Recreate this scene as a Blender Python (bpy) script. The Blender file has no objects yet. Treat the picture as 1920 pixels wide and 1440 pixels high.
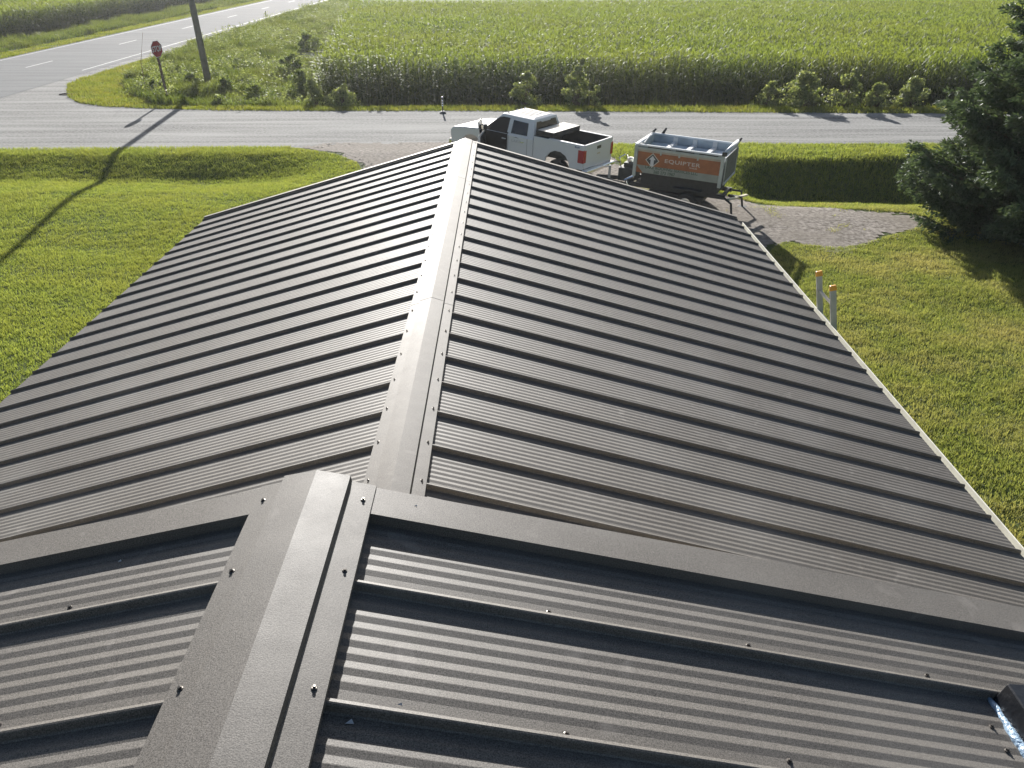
import bpy, math, random
import numpy as np
from mathutils import Vector, Matrix
random.seed(7)
RNG = np.random.default_rng(11)
R = math.radians
SC = bpy.context.scene

# ------------------------------------------------------------------ camera, sky, sun, exposure
CAM_Z = 6.8
cam = bpy.data.cameras.new('camera')
cam_o = bpy.data.objects.new('camera', cam)
SC.collection.objects.link(cam_o)
SC.camera = cam_o
cam.sensor_width = 36.0
cam.lens = 1539.86 / 1920 * 36.0
cam.clip_start = 0.05
cam.clip_end = 3000
_ph, _yaw, _roll = 0.4879, 0.0048, -0.0026
_F = Vector((math.sin(_yaw) * math.cos(_ph), math.cos(_yaw) * math.cos(_ph), -math.sin(_ph)))
_Rt = Vector((math.cos(_yaw), -math.sin(_yaw), 0))
_U = _Rt.cross(_F)
_R2 = _Rt * math.cos(_roll) + _U * math.sin(_roll)
_U2 = -_Rt * math.sin(_roll) + _U * math.cos(_roll)
cam_o.matrix_world = Matrix.Translation((0, 0, CAM_Z)) @ Matrix((_R2, _U2, -_F)).transposed().to_4x4()

SUN_AZ, SUN_EL = -7.2, 21.3           # degrees; azimuth from +Y, clockwise
world = bpy.data.worlds.new('World')
SC.world = world
world.use_nodes = True
wn = world.node_tree
sky = wn.nodes.new('ShaderNodeTexSky')
sky.sky_type = 'NISHITA'
sky.sun_disc = False
sky.sun_elevation = R(SUN_EL)
sky.sun_rotation = R(SUN_AZ)
sky.air_density = 1.0
sky.dust_density = 1.6
sky.ozone_density = 1.0
wn.links.new(sky.outputs[0], wn.nodes['Background'].inputs[0])
wn.nodes['Background'].inputs[1].default_value = 0.052

sun = bpy.data.lights.new('sun', 'SUN')
sun.energy = 5.0
sun.angle = R(0.5)
sun.color = (1.0, 0.975, 0.935)
sun_o = bpy.data.objects.new('sun', sun)
SC.collection.objects.link(sun_o)
_sd = Vector((math.sin(R(SUN_AZ)) * math.cos(R(SUN_EL)), math.cos(R(SUN_AZ)) * math.cos(R(SUN_EL)), math.sin(R(SUN_EL))))
sun_o.rotation_euler = _sd.to_track_quat('Z', 'Y').to_euler()
sun_o.location = (0, 30, 40)

SC.view_settings.view_transform = 'Standard'
SC.view_settings.look = 'None'
SC.view_settings.gamma = 1.0
SC.view_settings.exposure = 1.15
SC.render.engine = 'CYCLES'
SC.cycles.max_bounces = 6
SC.cycles.transparent_max_bounces = 6
SC.cycles.sample_clamp_indirect = 6
SC.cycles.use_denoising = True

# ------------------------------------------------------------------ helpers
def link(o):
    SC.collection.objects.link(o)
    return o

def tag(o, label=None, cat=None, group=None, kind=None):
    if label: o['label'] = label
    if cat: o['category'] = cat
    if group: o['group'] = group
    if kind: o['kind'] = kind
    return o

def empty(name, loc=(0, 0, 0), rz=0.0, scale=1.0):
    o = bpy.data.objects.new(name, None)
    o.empty_display_size = 0.3
    link(o)
    o.location = loc
    o.rotation_euler = (0, 0, rz)
    o.scale = (scale,) * 3
    return o

class MB:
    def __init__(s): s.v, s.f = [], []
    def add(s, vs, fs):
        n = len(s.v)
        s.v += [tuple(v) for v in vs]
        s.f += [tuple(i + n for i in f) for f in fs]
        return s
    def hexa(s, p):  # 8 points: bottom 0-3 ccw, top 4-7
        return s.add(p, [(3, 2, 1, 0), (4, 5, 6, 7), (0, 1, 5, 4), (1, 2, 6, 5), (2, 3, 7, 6), (3, 0, 4, 7)])
    def box(s, x0, x1, y0, y1, z0, z1):
        return s.hexa([(x0, y0, z0), (x1, y0, z0), (x1, y1, z0), (x0, y1, z0), (x0, y0, z1), (x1, y0, z1), (x1, y1, z1), (x0, y1, z1)])
    def prism(s, prof, a0, a1, axis='y'):
        """prof: 2D polygon, extruded along axis"""
        n = len(prof)
        def P(p, a):
            return {'y': (p[0], a, p[1]), 'x': (a, p[0], p[1]), 'z': (p[0], p[1], a)}[axis]
        vs = [P(p, a0) for p in prof] + [P(p, a1) for p in prof]
        fs = [tuple(range(n - 1, -1, -1)), tuple(range(n, 2 * n))] + [(i, (i + 1) % n, n + (i + 1) % n, n + i) for i in range(n)]
        return s.add(vs, fs)
    def tube(s, pts, r, seg=8, cap=True):
        pts = [Vector(p) for p in pts]
        rs = r if isinstance(r, (list, tuple)) else [r] * len(pts)
        n0 = len(s.v)
        for i, p in enumerate(pts):
            d = (pts[min(i + 1, len(pts) - 1)] - pts[max(i - 1, 0)]).normalized()
            a = d.orthogonal().normalized() if abs(d.z) > .99 else d.cross(Vector((0, 0, 1))).normalized()
            b = d.cross(a)
            for k in range(seg):
                t = 2 * math.pi * k / seg
                s.v.append(tuple(p + (a * math.cos(t) + b * math.sin(t)) * rs[i]))
        for i in range(len(pts) - 1):
            for k in range(seg):
                k2 = (k + 1) % seg
                s.f.append((n0 + i * seg + k, n0 + i * seg + k2, n0 + (i + 1) * seg + k2, n0 + (i + 1) * seg + k))
        if cap:
            s.f.append(tuple(n0 + k for k in range(seg - 1, -1, -1)))
            s.f.append(tuple(n0 + (len(pts) - 1) * seg + k for k in range(seg)))
        return s
    def lathe(s, prof, c=(0, 0, 0), axis='z', seg=16):
        n0 = len(s.v)
        for r_, h in prof:
            for k in range(seg):
                t = 2 * math.pi * k / seg
                a, b = r_ * math.cos(t), r_ * math.sin(t)
                p = {'z': (a, b, h), 'y': (a, h, b), 'x': (h, a, b)}[axis]
                s.v.append((p[0] + c[0], p[1] + c[1], p[2] + c[2]))
        for i in range(len(prof) - 1):
            for k in range(seg):
                k2 = (k + 1) % seg
                s.f.append((n0 + i * seg + k, n0 + i * seg + k2, n0 + (i + 1) * seg + k2, n0 + (i + 1) * seg + k))
        s.f.append(tuple(n0 + k for k in range(seg - 1, -1, -1)))
        s.f.append(tuple(n0 + (len(prof) - 1) * seg + k for k in range(seg)))
        return s
    def build(s, name, mat, parent=None, bevel=0, smooth=False, seg=2):
        me = bpy.data.meshes.new(name)
        me.from_pydata(s.v, [], s.f)
        me.materials.append(mat)
        o = bpy.data.objects.new(name, me)
        link(o)
        if parent: o.parent = parent
        if smooth:
            for p in me.polygons: p.use_smooth = True
        if bevel:
            m = o.modifiers.new('bevel', 'BEVEL')
            m.width = bevel; m.segments = seg; m.limit_method = 'ANGLE'; m.angle_limit = R(35)
            m.harden_normals = False
        return o

def np_mesh(name, verts, faces, mat, parent=None, smooth=False, attr=None):
    """verts (N,3), faces (M,k) numpy arrays of constant k"""
    verts = np.asarray(verts, dtype=np.float32); faces = np.asarray(faces, dtype=np.int32)
    me = bpy.data.meshes.new(name)
    k = faces.shape[1]
    me.vertices.add(len(verts)); me.vertices.foreach_set('co', verts.ravel())
    me.loops.add(faces.size); me.loops.foreach_set('vertex_index', faces.ravel())
    me.polygons.add(len(faces))
    me.polygons.foreach_set('loop_start', np.arange(0, faces.size, k, dtype=np.int32))
    me.polygons.foreach_set('loop_total', np.full(len(faces), k, dtype=np.int32))
    if smooth: me.polygons.foreach_set('use_smooth', np.ones(len(faces), dtype=bool))
    me.update(calc_edges=True)
    if attr is not None:
        a = me.attributes.new('tint', 'FLOAT', 'FACE')
        a.data.foreach_set('value', np.asarray(attr, dtype=np.float32))
    me.materials.append(mat)
    o = bpy.data.objects.new(name, me)
    link(o)
    if parent: o.parent = parent
    return o

# ------------------------------------------------------------------ materials
MATS = {}
def nodes(m):
    m.use_nodes = True
    return m.node_tree, m.node_tree.nodes['Principled BSDF']

def mat(name, col, rough=0.5, metal=0.0, spec=0.5, var=0.0, vscale=5.0, bump=0.0, bscale=40.0, coat=0.0, detail=4):
    if name in MATS: return MATS[name]
    m = bpy.data.materials.new(name)
    nt, b = nodes(m)
    b.inputs['Base Color'].default_value = (*col, 1)
    b.inputs['Roughness'].default_value = rough
    b.inputs['Metallic'].default_value = metal
    b.inputs['Specular IOR Level'].default_value = spec
    b.inputs['Coat Weight'].default_value = coat
    tc = nt.nodes.new('ShaderNodeTexCoord')
    if var > 0:
        n = nt.nodes.new('ShaderNodeTexNoise'); n.inputs['Scale'].default_value = vscale; n.inputs['Detail'].default_value = detail
        nt.links.new(tc.outputs['Object'], n.inputs['Vector'])
        r = nt.nodes.new('ShaderNodeValToRGB')
        r.color_ramp.elements[0].position = .3; r.color_ramp.elements[1].position = .7
        r.color_ramp.elements[0].color = (*[c * (1 - var) for c in col], 1)
        r.color_ramp.elements[1].color = (*[min(1, c * (1 + var)) for c in col], 1)
        nt.links.new(n.outputs['Fac'], r.inputs['Fac'])
        nt.links.new(r.outputs['Color'], b.inputs['Base Color'])
    if bump > 0:
        n2 = nt.nodes.new('ShaderNodeTexNoise'); n2.inputs['Scale'].default_value = bscale; n2.inputs['Detail'].default_value = 5
        nt.links.new(tc.outputs['Object'], n2.inputs['Vector'])
        bp = nt.nodes.new('ShaderNodeBump'); bp.inputs['Strength'].default_value = bump; bp.inputs['Distance'].default_value = 0.02
        nt.links.new(n2.outputs['Fac'], bp.inputs['Height'])
        nt.links.new(bp.outputs['Normal'], b.inputs['Normal'])
    MATS[name] = m
    return m

def leaf_mat(name, c0, c1, trans, rough=0.5, patch=0.3, spec=0.3, c2=None, patch_amt=0.5):
    """two-tone leaf: per-face tint attribute + low frequency patches + translucency"""
    m = bpy.data.materials.new(name)
    nt, b = nodes(m)
    at = nt.nodes.new('ShaderNodeAttribute'); at.attribute_name = 'tint'
    tc = nt.nodes.new('ShaderNodeTexCoord')
    mix = nt.nodes.new('ShaderNodeMix'); mix.data_type = 'RGBA'
    mix.inputs[6].default_value = (*c0, 1); mix.inputs[7].default_value = (*c1, 1)
    nt.links.new(at.outputs['Fac'], mix.inputs[0])
    col = mix.outputs[2]
    n = nt.nodes.new('ShaderNodeTexNoise'); n.inputs['Scale'].default_value = patch; n.inputs['Detail'].default_value = 3
    nt.links.new(tc.outputs['Object'], n.inputs['Vector'])
    mp = nt.nodes.new('ShaderNodeMapRange')
    mp.inputs['From Min'].default_value = .42; mp.inputs['From Max'].default_value = .68
    mp.inputs['To Min'].default_value = 0; mp.inputs['To Max'].default_value = patch_amt
    nt.links.new(n.outputs['Fac'], mp.inputs['Value'])
    m2 = nt.nodes.new('ShaderNodeMix'); m2.data_type = 'RGBA'
    m2.inputs[7].default_value = (*(c2 or c1), 1)
    nt.links.new(mp.outputs['Result'], m2.inputs[0]); nt.links.new(col, m2.inputs[6])
    col = m2.outputs[2]
    nt.links.new(col, b.inputs['Base Color'])
    b.inputs['Roughness'].default_value = rough
    b.inputs['Specular IOR Level'].default_value = spec
    tr = nt.nodes.new('ShaderNodeBsdfTranslucent')
    br = nt.nodes.new('ShaderNodeMix'); br.data_type = 'RGBA'; br.blend_type = 'MULTIPLY'; br.inputs[0].default_value = 1
    br.inputs[7].default_value = (2.0, 1.9, 1.0, 1)
    nt.links.new(col, br.inputs[6]); nt.links.new(br.outputs[2], tr.inputs['Color'])
    ms = nt.nodes.new('ShaderNodeMixShader'); ms.inputs[0].default_value = trans
    out = nt.nodes['Material Output']
    nt.links.new(b.outputs[0], ms.inputs[1]); nt.links.new(tr.outputs[0], ms.inputs[2]); nt.links.new(ms.outputs[0], out.inputs['Surface'])
    return m

def roof_mat():
    m = bpy.data.materials.new('dark_bronze_metal')
    nt, b = nodes(m)
    tc = nt.nodes.new('ShaderNodeTexCoord')
    n1 = nt.nodes.new('ShaderNodeTexNoise'); n1.inputs['Scale'].default_value = 300; n1.inputs['Detail'].default_value = 2
    n2 = nt.nodes.new('ShaderNodeTexNoise'); n2.inputs['Scale'].default_value = 1.3; n2.inputs['Detail'].default_value = 5
    n3 = nt.nodes.new('ShaderNodeTexNoise'); n3.inputs['Scale'].default_value = 14; n3.inputs['Detail'].default_value = 6
    for n in (n1, n2, n3): nt.links.new(tc.outputs['Object'], n.inputs['Vector'])
    r = nt.nodes.new('ShaderNodeValToRGB')
    r.color_ramp.elements[0].position = .3; r.color_ramp.elements[1].position = .75
    r.color_ramp.elements[0].color = (.036, .031, .026, 1); r.color_ramp.elements[1].color = (.182, .165, .146, 1)
    nt.links.new(n1.outputs['Fac'], r.inputs['Fac'])
    # light dust
    mp = nt.nodes.new('ShaderNodeMapRange'); mp.inputs['From Min'].default_value = .48; mp.inputs['From Max'].default_value = .75
    mp.inputs['To Max'].default_value = .40
    nt.links.new(n2.outputs['Fac'], mp.inputs['Value'])
    mx = nt.nodes.new('ShaderNodeMix'); mx.data_type = 'RGBA'; mx.inputs[7].default_value = (.19, .18, .165, 1)
    nt.links.new(mp.outputs['Result'], mx.inputs[0]); nt.links.new(r.outputs['Color'], mx.inputs[6])
    n5 = nt.nodes.new('ShaderNodeTexNoise'); n5.inputs['Scale'].default_value = 6.5; n5.inputs['Detail'].default_value = 8; n5.inputs['Distortion'].default_value = 1.2
    nt.links.new(tc.outputs['Object'], n5.inputs['Vector'])
    m5 = nt.nodes.new('ShaderNodeMapRange'); m5.inputs['From Min'].default_value = .62; m5.inputs['From Max'].default_value = .72; m5.inputs['To Max'].default_value = .30
    nt.links.new(n5.outputs['Fac'], m5.inputs['Value'])
    x5 = nt.nodes.new('ShaderNodeMix'); x5.data_type = 'RGBA'; x5.inputs[7].default_value = (.24, .22, .20, 1)
    nt.links.new(m5.outputs['Result'], x5.inputs[0]); nt.links.new(mx.outputs[2], x5.inputs[6])
    mx = x5
    nt.links.new(mx.outputs[2], b.inputs['Base Color'])
    rr = nt.nodes.new('ShaderNodeMapRange'); rr.inputs['To Min'].default_value = .54; rr.inputs['To Max'].default_value = .64
    nt.links.new(n3.outputs['Fac'], rr.inputs['Value']); nt.links.new(rr.outputs['Result'], b.inputs['Roughness'])
    b.inputs['Specular IOR Level'].default_value = .42
    bp = nt.nodes.new('ShaderNodeBump'); bp.inputs['Strength'].default_value = .22; bp.inputs['Distance'].default_value = .002
    nt.links.new(n1.outputs['Fac'], bp.inputs['Height'])
    # slight waviness of thin sheet
    mpp = nt.nodes.new('ShaderNodeMapping'); mpp.inputs['Scale'].default_value = (.9, 3.2, 1)
    nt.links.new(tc.outputs['Object'], mpp.inputs['Vector'])
    n4 = nt.nodes.new('ShaderNodeTexNoise'); n4.inputs['Scale'].default_value = 1.0; n4.inputs['Detail'].default_value = 2
    nt.links.new(mpp.outputs[0], n4.inputs['Vector'])
    b4 = nt.nodes.new('ShaderNodeBump'); b4.inputs['Strength'].default_value = 1.0; b4.inputs['Distance'].default_value = .004
    nt.links.new(n4.outputs['Fac'], b4.inputs['Height']); nt.links.new(b4.outputs['Normal'], bp.inputs['Normal'])
    nt.links.new(bp.outputs['Normal'], b.inputs['Normal'])
    return m

def gravel_mat(name, ca, cb, cc, track=True, fine=55):
    m = bpy.data.materials.new(name)
    nt, b = nodes(m)
    tc = nt.nodes.new('ShaderNodeTexCoord')
    n1 = nt.nodes.new('ShaderNodeTexNoise'); n1.inputs['Scale'].default_value = fine; n1.inputs['Detail'].default_value = 3; n1.inputs['Roughness'].default_value = .7
    nt.links.new(tc.outputs['Object'], n1.inputs['Vector'])
    r = nt.nodes.new('ShaderNodeValToRGB'); r.color_ramp.elements[0].position = .32; r.color_ramp.elements[1].position = .66
    r.color_ramp.elements[0].color = (*ca, 1); r.color_ramp.elements[1].color = (*cb, 1)
    nt.links.new(n1.outputs['Fac'], r.inputs['Fac'])
    mp = nt.nodes.new('ShaderNodeMapping'); mp.inputs['Scale'].default_value = (.10, 1.5, 1) if track else (.5, .7, 1)
    nt.links.new(tc.outputs['Object'], mp.inputs['Vector'])
    n2 = nt.nodes.new('ShaderNodeTexNoise'); n2.inputs['Scale'].default_value = 1.0; n2.inputs['Detail'].default_value = 6; n2.inputs['Roughness'].default_value = .6
    nt.links.new(mp.outputs[0], n2.inputs['Vector'])
    q = nt.nodes.new('ShaderNodeMapRange'); q.inputs['From Min'].default_value = .4; q.inputs['From Max'].default_value = .65; q.inputs['To Max'].default_value = .75
    nt.links.new(n2.outputs['Fac'], q.inputs['Value'])
    mx = nt.nodes.new('ShaderNodeMix'); mx.data_type = 'RGBA'; mx.inputs[7].default_value = (*cc, 1)
    nt.links.new(q.outputs['Result'], mx.inputs[0]); nt.links.new(r.outputs['Color'], mx.inputs[6])
    nt.links.new(mx.outputs[2], b.inputs['Base Color'])
    b.inputs['Roughness'].default_value = .95; b.inputs['Specular IOR Level'].default_value = .08
    ad = nt.nodes.new('ShaderNodeMath'); ad.operation = 'MULTIPLY_ADD'; ad.inputs[1].default_value = 1.5
    nt.links.new(n2.outputs['Fac'], ad.inputs[0]); nt.links.new(n1.outputs['Fac'], ad.inputs[2])
    bp = nt.nodes.new('ShaderNodeBump'); bp.inputs['Strength'].default_value = .5; bp.inputs['Distance'].default_value = .02
    nt.links.new(ad.outputs[0], bp.inputs['Height']); nt.links.new(bp.outputs['Normal'], b.inputs['Normal'])
    return m

M_ROOF = roof_mat()
M_TRIM_CREAM = mat('cream_trim', (.66, .64, .56), .45, var=.12, vscale=6)
M_SIDING = mat('cream_siding', (.55, .50, .42), .6, var=.08)
M_SOFFIT = mat('soffit', (.5, .47, .4), .6)
M_GRAVEL = gravel_mat('gravel', (.075, .074, .070), (.265, .26, .25), (.33, .325, .31), fine=9)
M_DRIVE = gravel_mat('driveway_gravel', (.085, .072, .058), (.34, .305, .27), (.20, .175, .145), track=False, fine=8)
M_PAVED = gravel_mat('worn_asphalt', (.115, .118, .12), (.185, .188, .19), (.205, .206, .204), fine=16)
M_LINE = mat('white_line_paint', (.34, .34, .33), .7, var=.25, vscale=9)

# ------------------------------------------------------------------ terrain
def sstep(a, b, x):
    t = np.clip((x - a) / (b - a), 0, 1)
    return t * t * (3 - 2 * t)

def hgt(x, y):
    """ground height: two roadside ditches and soft lawn swells"""
    x = np.asarray(x, float); y = np.asarray(y, float)
    # right ditch
    u = 30.65 + .10 * np.sin(x * .35) - y
    fall = np.interp(u, [-.3, 0, .25, 2.0, 2.7, 4.4, 5.6, 6.5], [0, -.015, -.12, -1.0, -1.02, -.30, -.04, 0])
    end = sstep(6.9, 9.6, x - (u - 2) * -.25)
    z = fall * end
    # left ditch
    v = 31.45 - y
    f2 = np.interp(v, [-.2, 0, .3, 1.9, 2.3, 4.3, 6], [0, -.01, -.05, -.36, -.37, -.08, 0])
    z = z + f2 * (1 - sstep(-9.0, -5.5, x))
    # the corn field lies lower than the road, behind a grassy crest
    fld = sstep(41.2, 43.6, y + .035 * np.clip(x, 0, 40)) * sstep(-18, -10.5, x) * (1 - sstep(58, 75, y) * 0)
    z = z - .68 * fld
    # the yard lies lower than the gravel road and ramps up to it
    z = z - .5 * np.clip((31.4 - y) / 9.5, 0, 1)
    # swells kept below the level of the roads
    lawn = (1 - sstep(29.5, 31, y)) * (sstep(11, 13, x) + (1 - sstep(-5.5, -4.5, x)) + (1 - sstep(17, 19, y)))
    z = z - np.clip(lawn, 0, 1) * (.05 + .05 * np.sin(x * .55 + 1.2) * np.sin(y * .47) + .02 * np.sin(x * 1.7 + y * .9))
    return z

def ground_mat():
    m = bpy.data.materials.new('turf_soil')
    nt, b = nodes(m)
    tc = nt.nodes.new('ShaderNodeTexCoord')
    n = nt.nodes.new('ShaderNodeTexNoise'); n.inputs['Scale'].default_value = 9; n.inputs['Detail'].default_value = 8; n.inputs['Roughness'].default_value = .7
    nt.links.new(tc.outputs['Object'], n.inputs['Vector'])
    r = nt.nodes.new('ShaderNodeValToRGB'); r.color_ramp.elements[0].position = .35; r.color_ramp.elements[1].position = .65
    r.color_ramp.elements[0].color = (.035, .055, .012, 1); r.color_ramp.elements[1].color = (.08, .10, .03, 1)
    nt.links.new(n.outputs['Fac'], r.inputs['Fac']); nt.links.new(r.outputs['Color'], b.inputs['Base Color'])
    b.inputs['Roughness'].default_value = .95; b.inputs['Specular IOR Level'].default_value = .1
    bp = nt.nodes.new('ShaderNodeBump'); bp.inputs['Strength'].default_value = .8; bp.inputs['Distance'].default_value = .05
    nt.links.new(n.outputs['Fac'], bp.inputs['Height']); nt.links.new(bp.outputs['Normal'], b.inputs['Normal'])
    return m
M_GROUND = ground_mat()

def grid_ground():
    xs = np.concatenate([np.linspace(-260, -61, 8), np.arange(-60, 60.01, .4), np.linspace(61, 260, 8)])
    ys = np.concatenate([np.linspace(-120, -21, 5), np.arange(-20, 45.01, .25), np.arange(46, 150, 4), np.linspace(160, 360, 6)])
    X, Y = np.meshgrid(xs, ys)
    Z = hgt(X, Y)
    V = np.stack([X.ravel(), Y.ravel(), Z.ravel()], 1)
    nx, ny = len(xs), len(ys)
    i = (np.arange(ny - 1)[:, None] * nx + np.arange(nx - 1)[None, :]).ravel()
    F = np.stack([i, i + 1, i + nx + 1, i + nx], 1)
    return tag(np_mesh('ground', V, F, M_GROUND, smooth=True), kind='structure')
grid_ground()

def vnoise(x, y, s, seed=0):
    r = np.random.default_rng(seed); T = r.uniform(0, 1, (64, 64))
    u, v = x / s, y / s
    i, j = np.floor(u).astype(int), np.floor(v).astype(int); fu, fv = u - i, v - j
    fu = fu * fu * (3 - 2 * fu); fv = fv * fv * (3 - 2 * fv)
    g = lambda a, b: T[a % 64, b % 64]
    return (g(i, j) * (1 - fu) + g(i + 1, j) * fu) * (1 - fv) + (g(i, j + 1) * (1 - fu) + g(i + 1, j + 1) * fu) * fv

def in_poly(P, poly):
    x, y = P[:, 0], P[:, 1]
    inside = np.zeros(len(P), bool)
    n = len(poly); j = n - 1
    for i in range(n):
        xi, yi = poly[i]; xj, yj = poly[j]
        if yi != yj:
            c = ((yi > y) != (yj > y)) & (x < (xj - xi) * (y - yi) / (yj - yi) + xi)
            inside ^= c
        j = i
    return inside

def smooth_poly(pts, n=2):
    for _ in range(n):
        q = []
        for i in range(len(pts)):
            a = pts[i]; b = pts[(i + 1) % len(pts)]
            q.append((.75 * a[0] + .25 * b[0], .75 * a[1] + .25 * b[1]))
            q.append((.25 * a[0] + .75 * b[0], .25 * a[1] + .75 * b[1]))
        pts = q
    return pts

def densify(pts, step=.5, jit=.05):
    out = []
    for i in range(len(pts)):
        a = Vector(pts[i]); b = Vector(pts[(i + 1) % len(pts)])
        n = max(1, int((b - a).length / step))
        for k in range(n):
            p = a.lerp(b, k / n)
            out.append((p.x + random.uniform(-jit, jit), p.y + random.uniform(-jit, jit)))
    return out

def sheet(name, pts, z, m):
    mb = MB()
    mb.add([(p[0], p[1], z) for p in pts], [tuple(range(len(pts)))])
    return tag(mb.build(name, m), kind='structure')

ISLAND = [(-25.2, 75), (-25.2, 64), (-25.25, 57.5), (-25.2, 54.2), (-25.3, 51.7), (-24.9, 49.2), (-23.9, 47.0), (-22.7, 44.6), (-21.3, 42.9), (-19.6, 41.95), (-17.3, 41.4), (-14.0, 40.75), (-7.9, 40.5), (-1.3, 40.4), (6.2, 40.0), (18.5, 39.35), (60, 37.2)]
GRAVEL = densify(ISLAND[::-1][:-1], .6, .07)[:-1]
GRAVEL = [p for p in GRAVEL if p[1] < 74]
GRAVEL_POLY = GRAVEL + [(-25.2, 75), (-27.2, 75), (-27.2, 18), (-24.6, 24), (-23.2, 29.5), (-21.6, 31.4), (-19.4, 32.05), (-13.4, 32.2), (-9.3, 32.35), (-8.0, 32.3), (0, 32.6), (9.4, 32.8), (20, 32.6), (60, 31.5)]
sheet('gravel_road', GRAVEL_POLY, .006, M_GRAVEL)
DRIVE_POLY = smooth_poly([(-8.4, 32.9), (-7.2, 31.9), (-6.15, 31.0), (-5.2, 29.8), (-4.8, 26.8), (-3.8, 21.6), (-1, 17.9), (3.7, 17.3), (6.5, 19.8), (7.6, 22.3), (8.5, 21.7), (9.5, 21.6), (10.6, 22.3), (12.1, 23.2), (12.9, 24.0), (12.0, 24.7), (10.0, 25.2), (8.5, 25.9), (7.0, 26.4), (5.3, 27.9), (4.05, 30.0), (3.6, 31.4), (3.9, 32.9), (-2, 33.4)], 2)
def draped(name, poly, lift, m, cell=.13, keep=.35):
    """a patch of loose gravel that follows the ground, with a ragged edge"""
    P = np.array(poly); lo, hi = P.min(0), P.max(0)
    xs = np.arange(lo[0], hi[0], cell); ys = np.arange(lo[1], hi[1], cell)
    X, Y = np.meshgrid(xs, ys)
    J = RNG.uniform(-.3, .3, (2,) + X.shape) * cell
    X = X + J[0]; Y = Y + J[1]
    Z = hgt(X, Y) + lift
    nx, ny = len(xs), len(ys)
    i = (np.arange(ny - 1)[:, None] * nx + np.arange(nx - 1)[None, :]).ravel()
    V = np.stack([X.ravel(), Y.ravel(), Z.ravel()], 1)
    C = V[i] + np.array([cell / 2, cell / 2, 0])
    wx = (vnoise(C[:, 0], C[:, 1], .9, 51) - .5) * .9 + (vnoise(C[:, 0], C[:, 1], .3, 52) - .5) * .35
    wy = (vnoise(C[:, 0], C[:, 1], .9, 53) - .5) * .9 + (vnoise(C[:, 0], C[:, 1], .3, 54) - .5) * .35
    ok = in_poly(np.stack([C[:, 0] + wx, C[:, 1] + wy], 1) + RNG.normal(0, .05, (len(C), 2)), poly)
    i = i[ok]
    F = np.stack([i, i + 1, i + nx + 1, i + nx], 1)
    used, inv = np.unique(F, return_inverse=True)
    return tag(np_mesh(name, V[used], inv.reshape(F.shape), m, smooth=True), kind='structure')
draped('gravel_driveway', DRIVE_POLY, .012, M_DRIVE)
sheet('paved_road', [(-35.25, -30), (-26.2, -30), (-26.2, 300), (-35.9, 300)], .014, M_PAVED)
for nm, x0, x1, y0, y1 in [('road_edge_line', -35.12, -35.0, -30, 300), ('road_edge_line', -27.0, -26.88, 55.5, 300), ('road_edge_line', -27.0, -26.88, -30, 18)]:
    sheet(nm, [(x0, y0), (x1, y0), (x1, y1), (x0, y1)], .018, M_LINE)
for k in range(-4, 14):
    y0 = 57.0 + k * 14.6
    sheet('road_centre_line', [(-31.37, y0), (-31.23, y0), (-31.23, y0 + 3.6), (-31.37, y0 + 3.6)], .018, M_LINE)
M_CRACK = mat('road_crack_tar', (.06, .06, .06), .8)
for y0 in (86.0, 109.0):
    sheet('road_crack', [(-35.1, y0), (-31, y0 + .25), (-27, y0 - .1), (-27, y0 + .02), (-31, y0 + .38), (-35.1, y0 + .12)], .018, M_CRACK)

# ------------------------------------------------------------------ house with two ribbed metal roofs
SP = .4064
RX = -.6227               # ridge x
def panel_profile(y_far, y_near, rib0, t_rib=.029):
    """list of (y, dz) from far to near; ribs at rib0 + k*SP"""
    k1 = math.ceil((y_far - rib0) / SP) + 1
    k0 = math.floor((y_near - rib0) / SP) - 1
    pts = []
    for k in range(k1, k0 - 1, -1):
        yr = rib0 + k * SP
        pts += [(yr + .018, 0), (yr + .013, .0045), (yr + .0105, t_rib - .007), (yr + .0085, t_rib - .0035), (yr - .0030, t_rib), (yr - .0075, t_rib - .0015), (yr - .0095, t_rib - .006), (yr - .012, .004), (yr - .016, 0)]
        a = yr - .012
        pts.append((a - .0200, 0)); 
        for i in range(-1, 6):
            b = a - (.0640 + i * .0452)
            if i == -1: b = a - .0205
            pts += [(b - .0005, 0), (b - .0225, .0032), (b - .0250, .0032)]
            if i < 5: pts.append((b - .0440, .0001))
            else: pts.append((b - .0455, 0))
    pts = sorted(set(pts), key=lambda p: -p[0])
    out = []
    for y, z in pts:
        if y_near < y < y_far: out.append((y, z))
    # clean: strictly decreasing
    res = [(y_far, 0.0)]
    for y, z in out:
        if res[-1][0] - y > 1e-4: res.append((y, z))
    res.append((y_near, 0.0))
    return res

def slope_mesh(name, xa, xb, xr, hz, t, y_far, y_near, rib0, parent, m=None):
    prof = panel_profile(y_far, y_near, rib0)
    sg = 1 if xb > xa else -1
    cols = 7
    V = []
    for j in range(cols):
        x = xa + (xb - xa) * j / (cols - 1)
        for (y, dz) in prof:
            V.append((x, y, hz - t * abs(x - xr) + dz))
    n = len(prof)
    F = []
    for j in range(cols - 1):
        for i in range(n - 1):
            q = (j * n + i, j * n + i + 1, (j + 1) * n + i + 1, (j + 1) * n + i)
            F.append(q if sg < 0 else q[::-1])
    F = [f[::-1] for f in F]
    # underside
    b = len(V)
    for x in (xa, xb):
        for y in (y_far, y_near):
            V.append((x, y, hz - t * abs(x - xr) - .012))
    F.append((b, b + 1, b + 3, b + 2))
    # edge at eave
    e0 = (cols - 1) * n
    F.append(tuple([e0 + i for i in range(n)] + [b + 3, b + 2]))
    me = bpy.data.meshes.new(name); me.from_pydata(V, [], F); me.materials.append(m or M_ROOF); me.validate()
    o = bpy.data.objects.new(name, me); link(o); o.parent = parent
    return o

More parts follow.
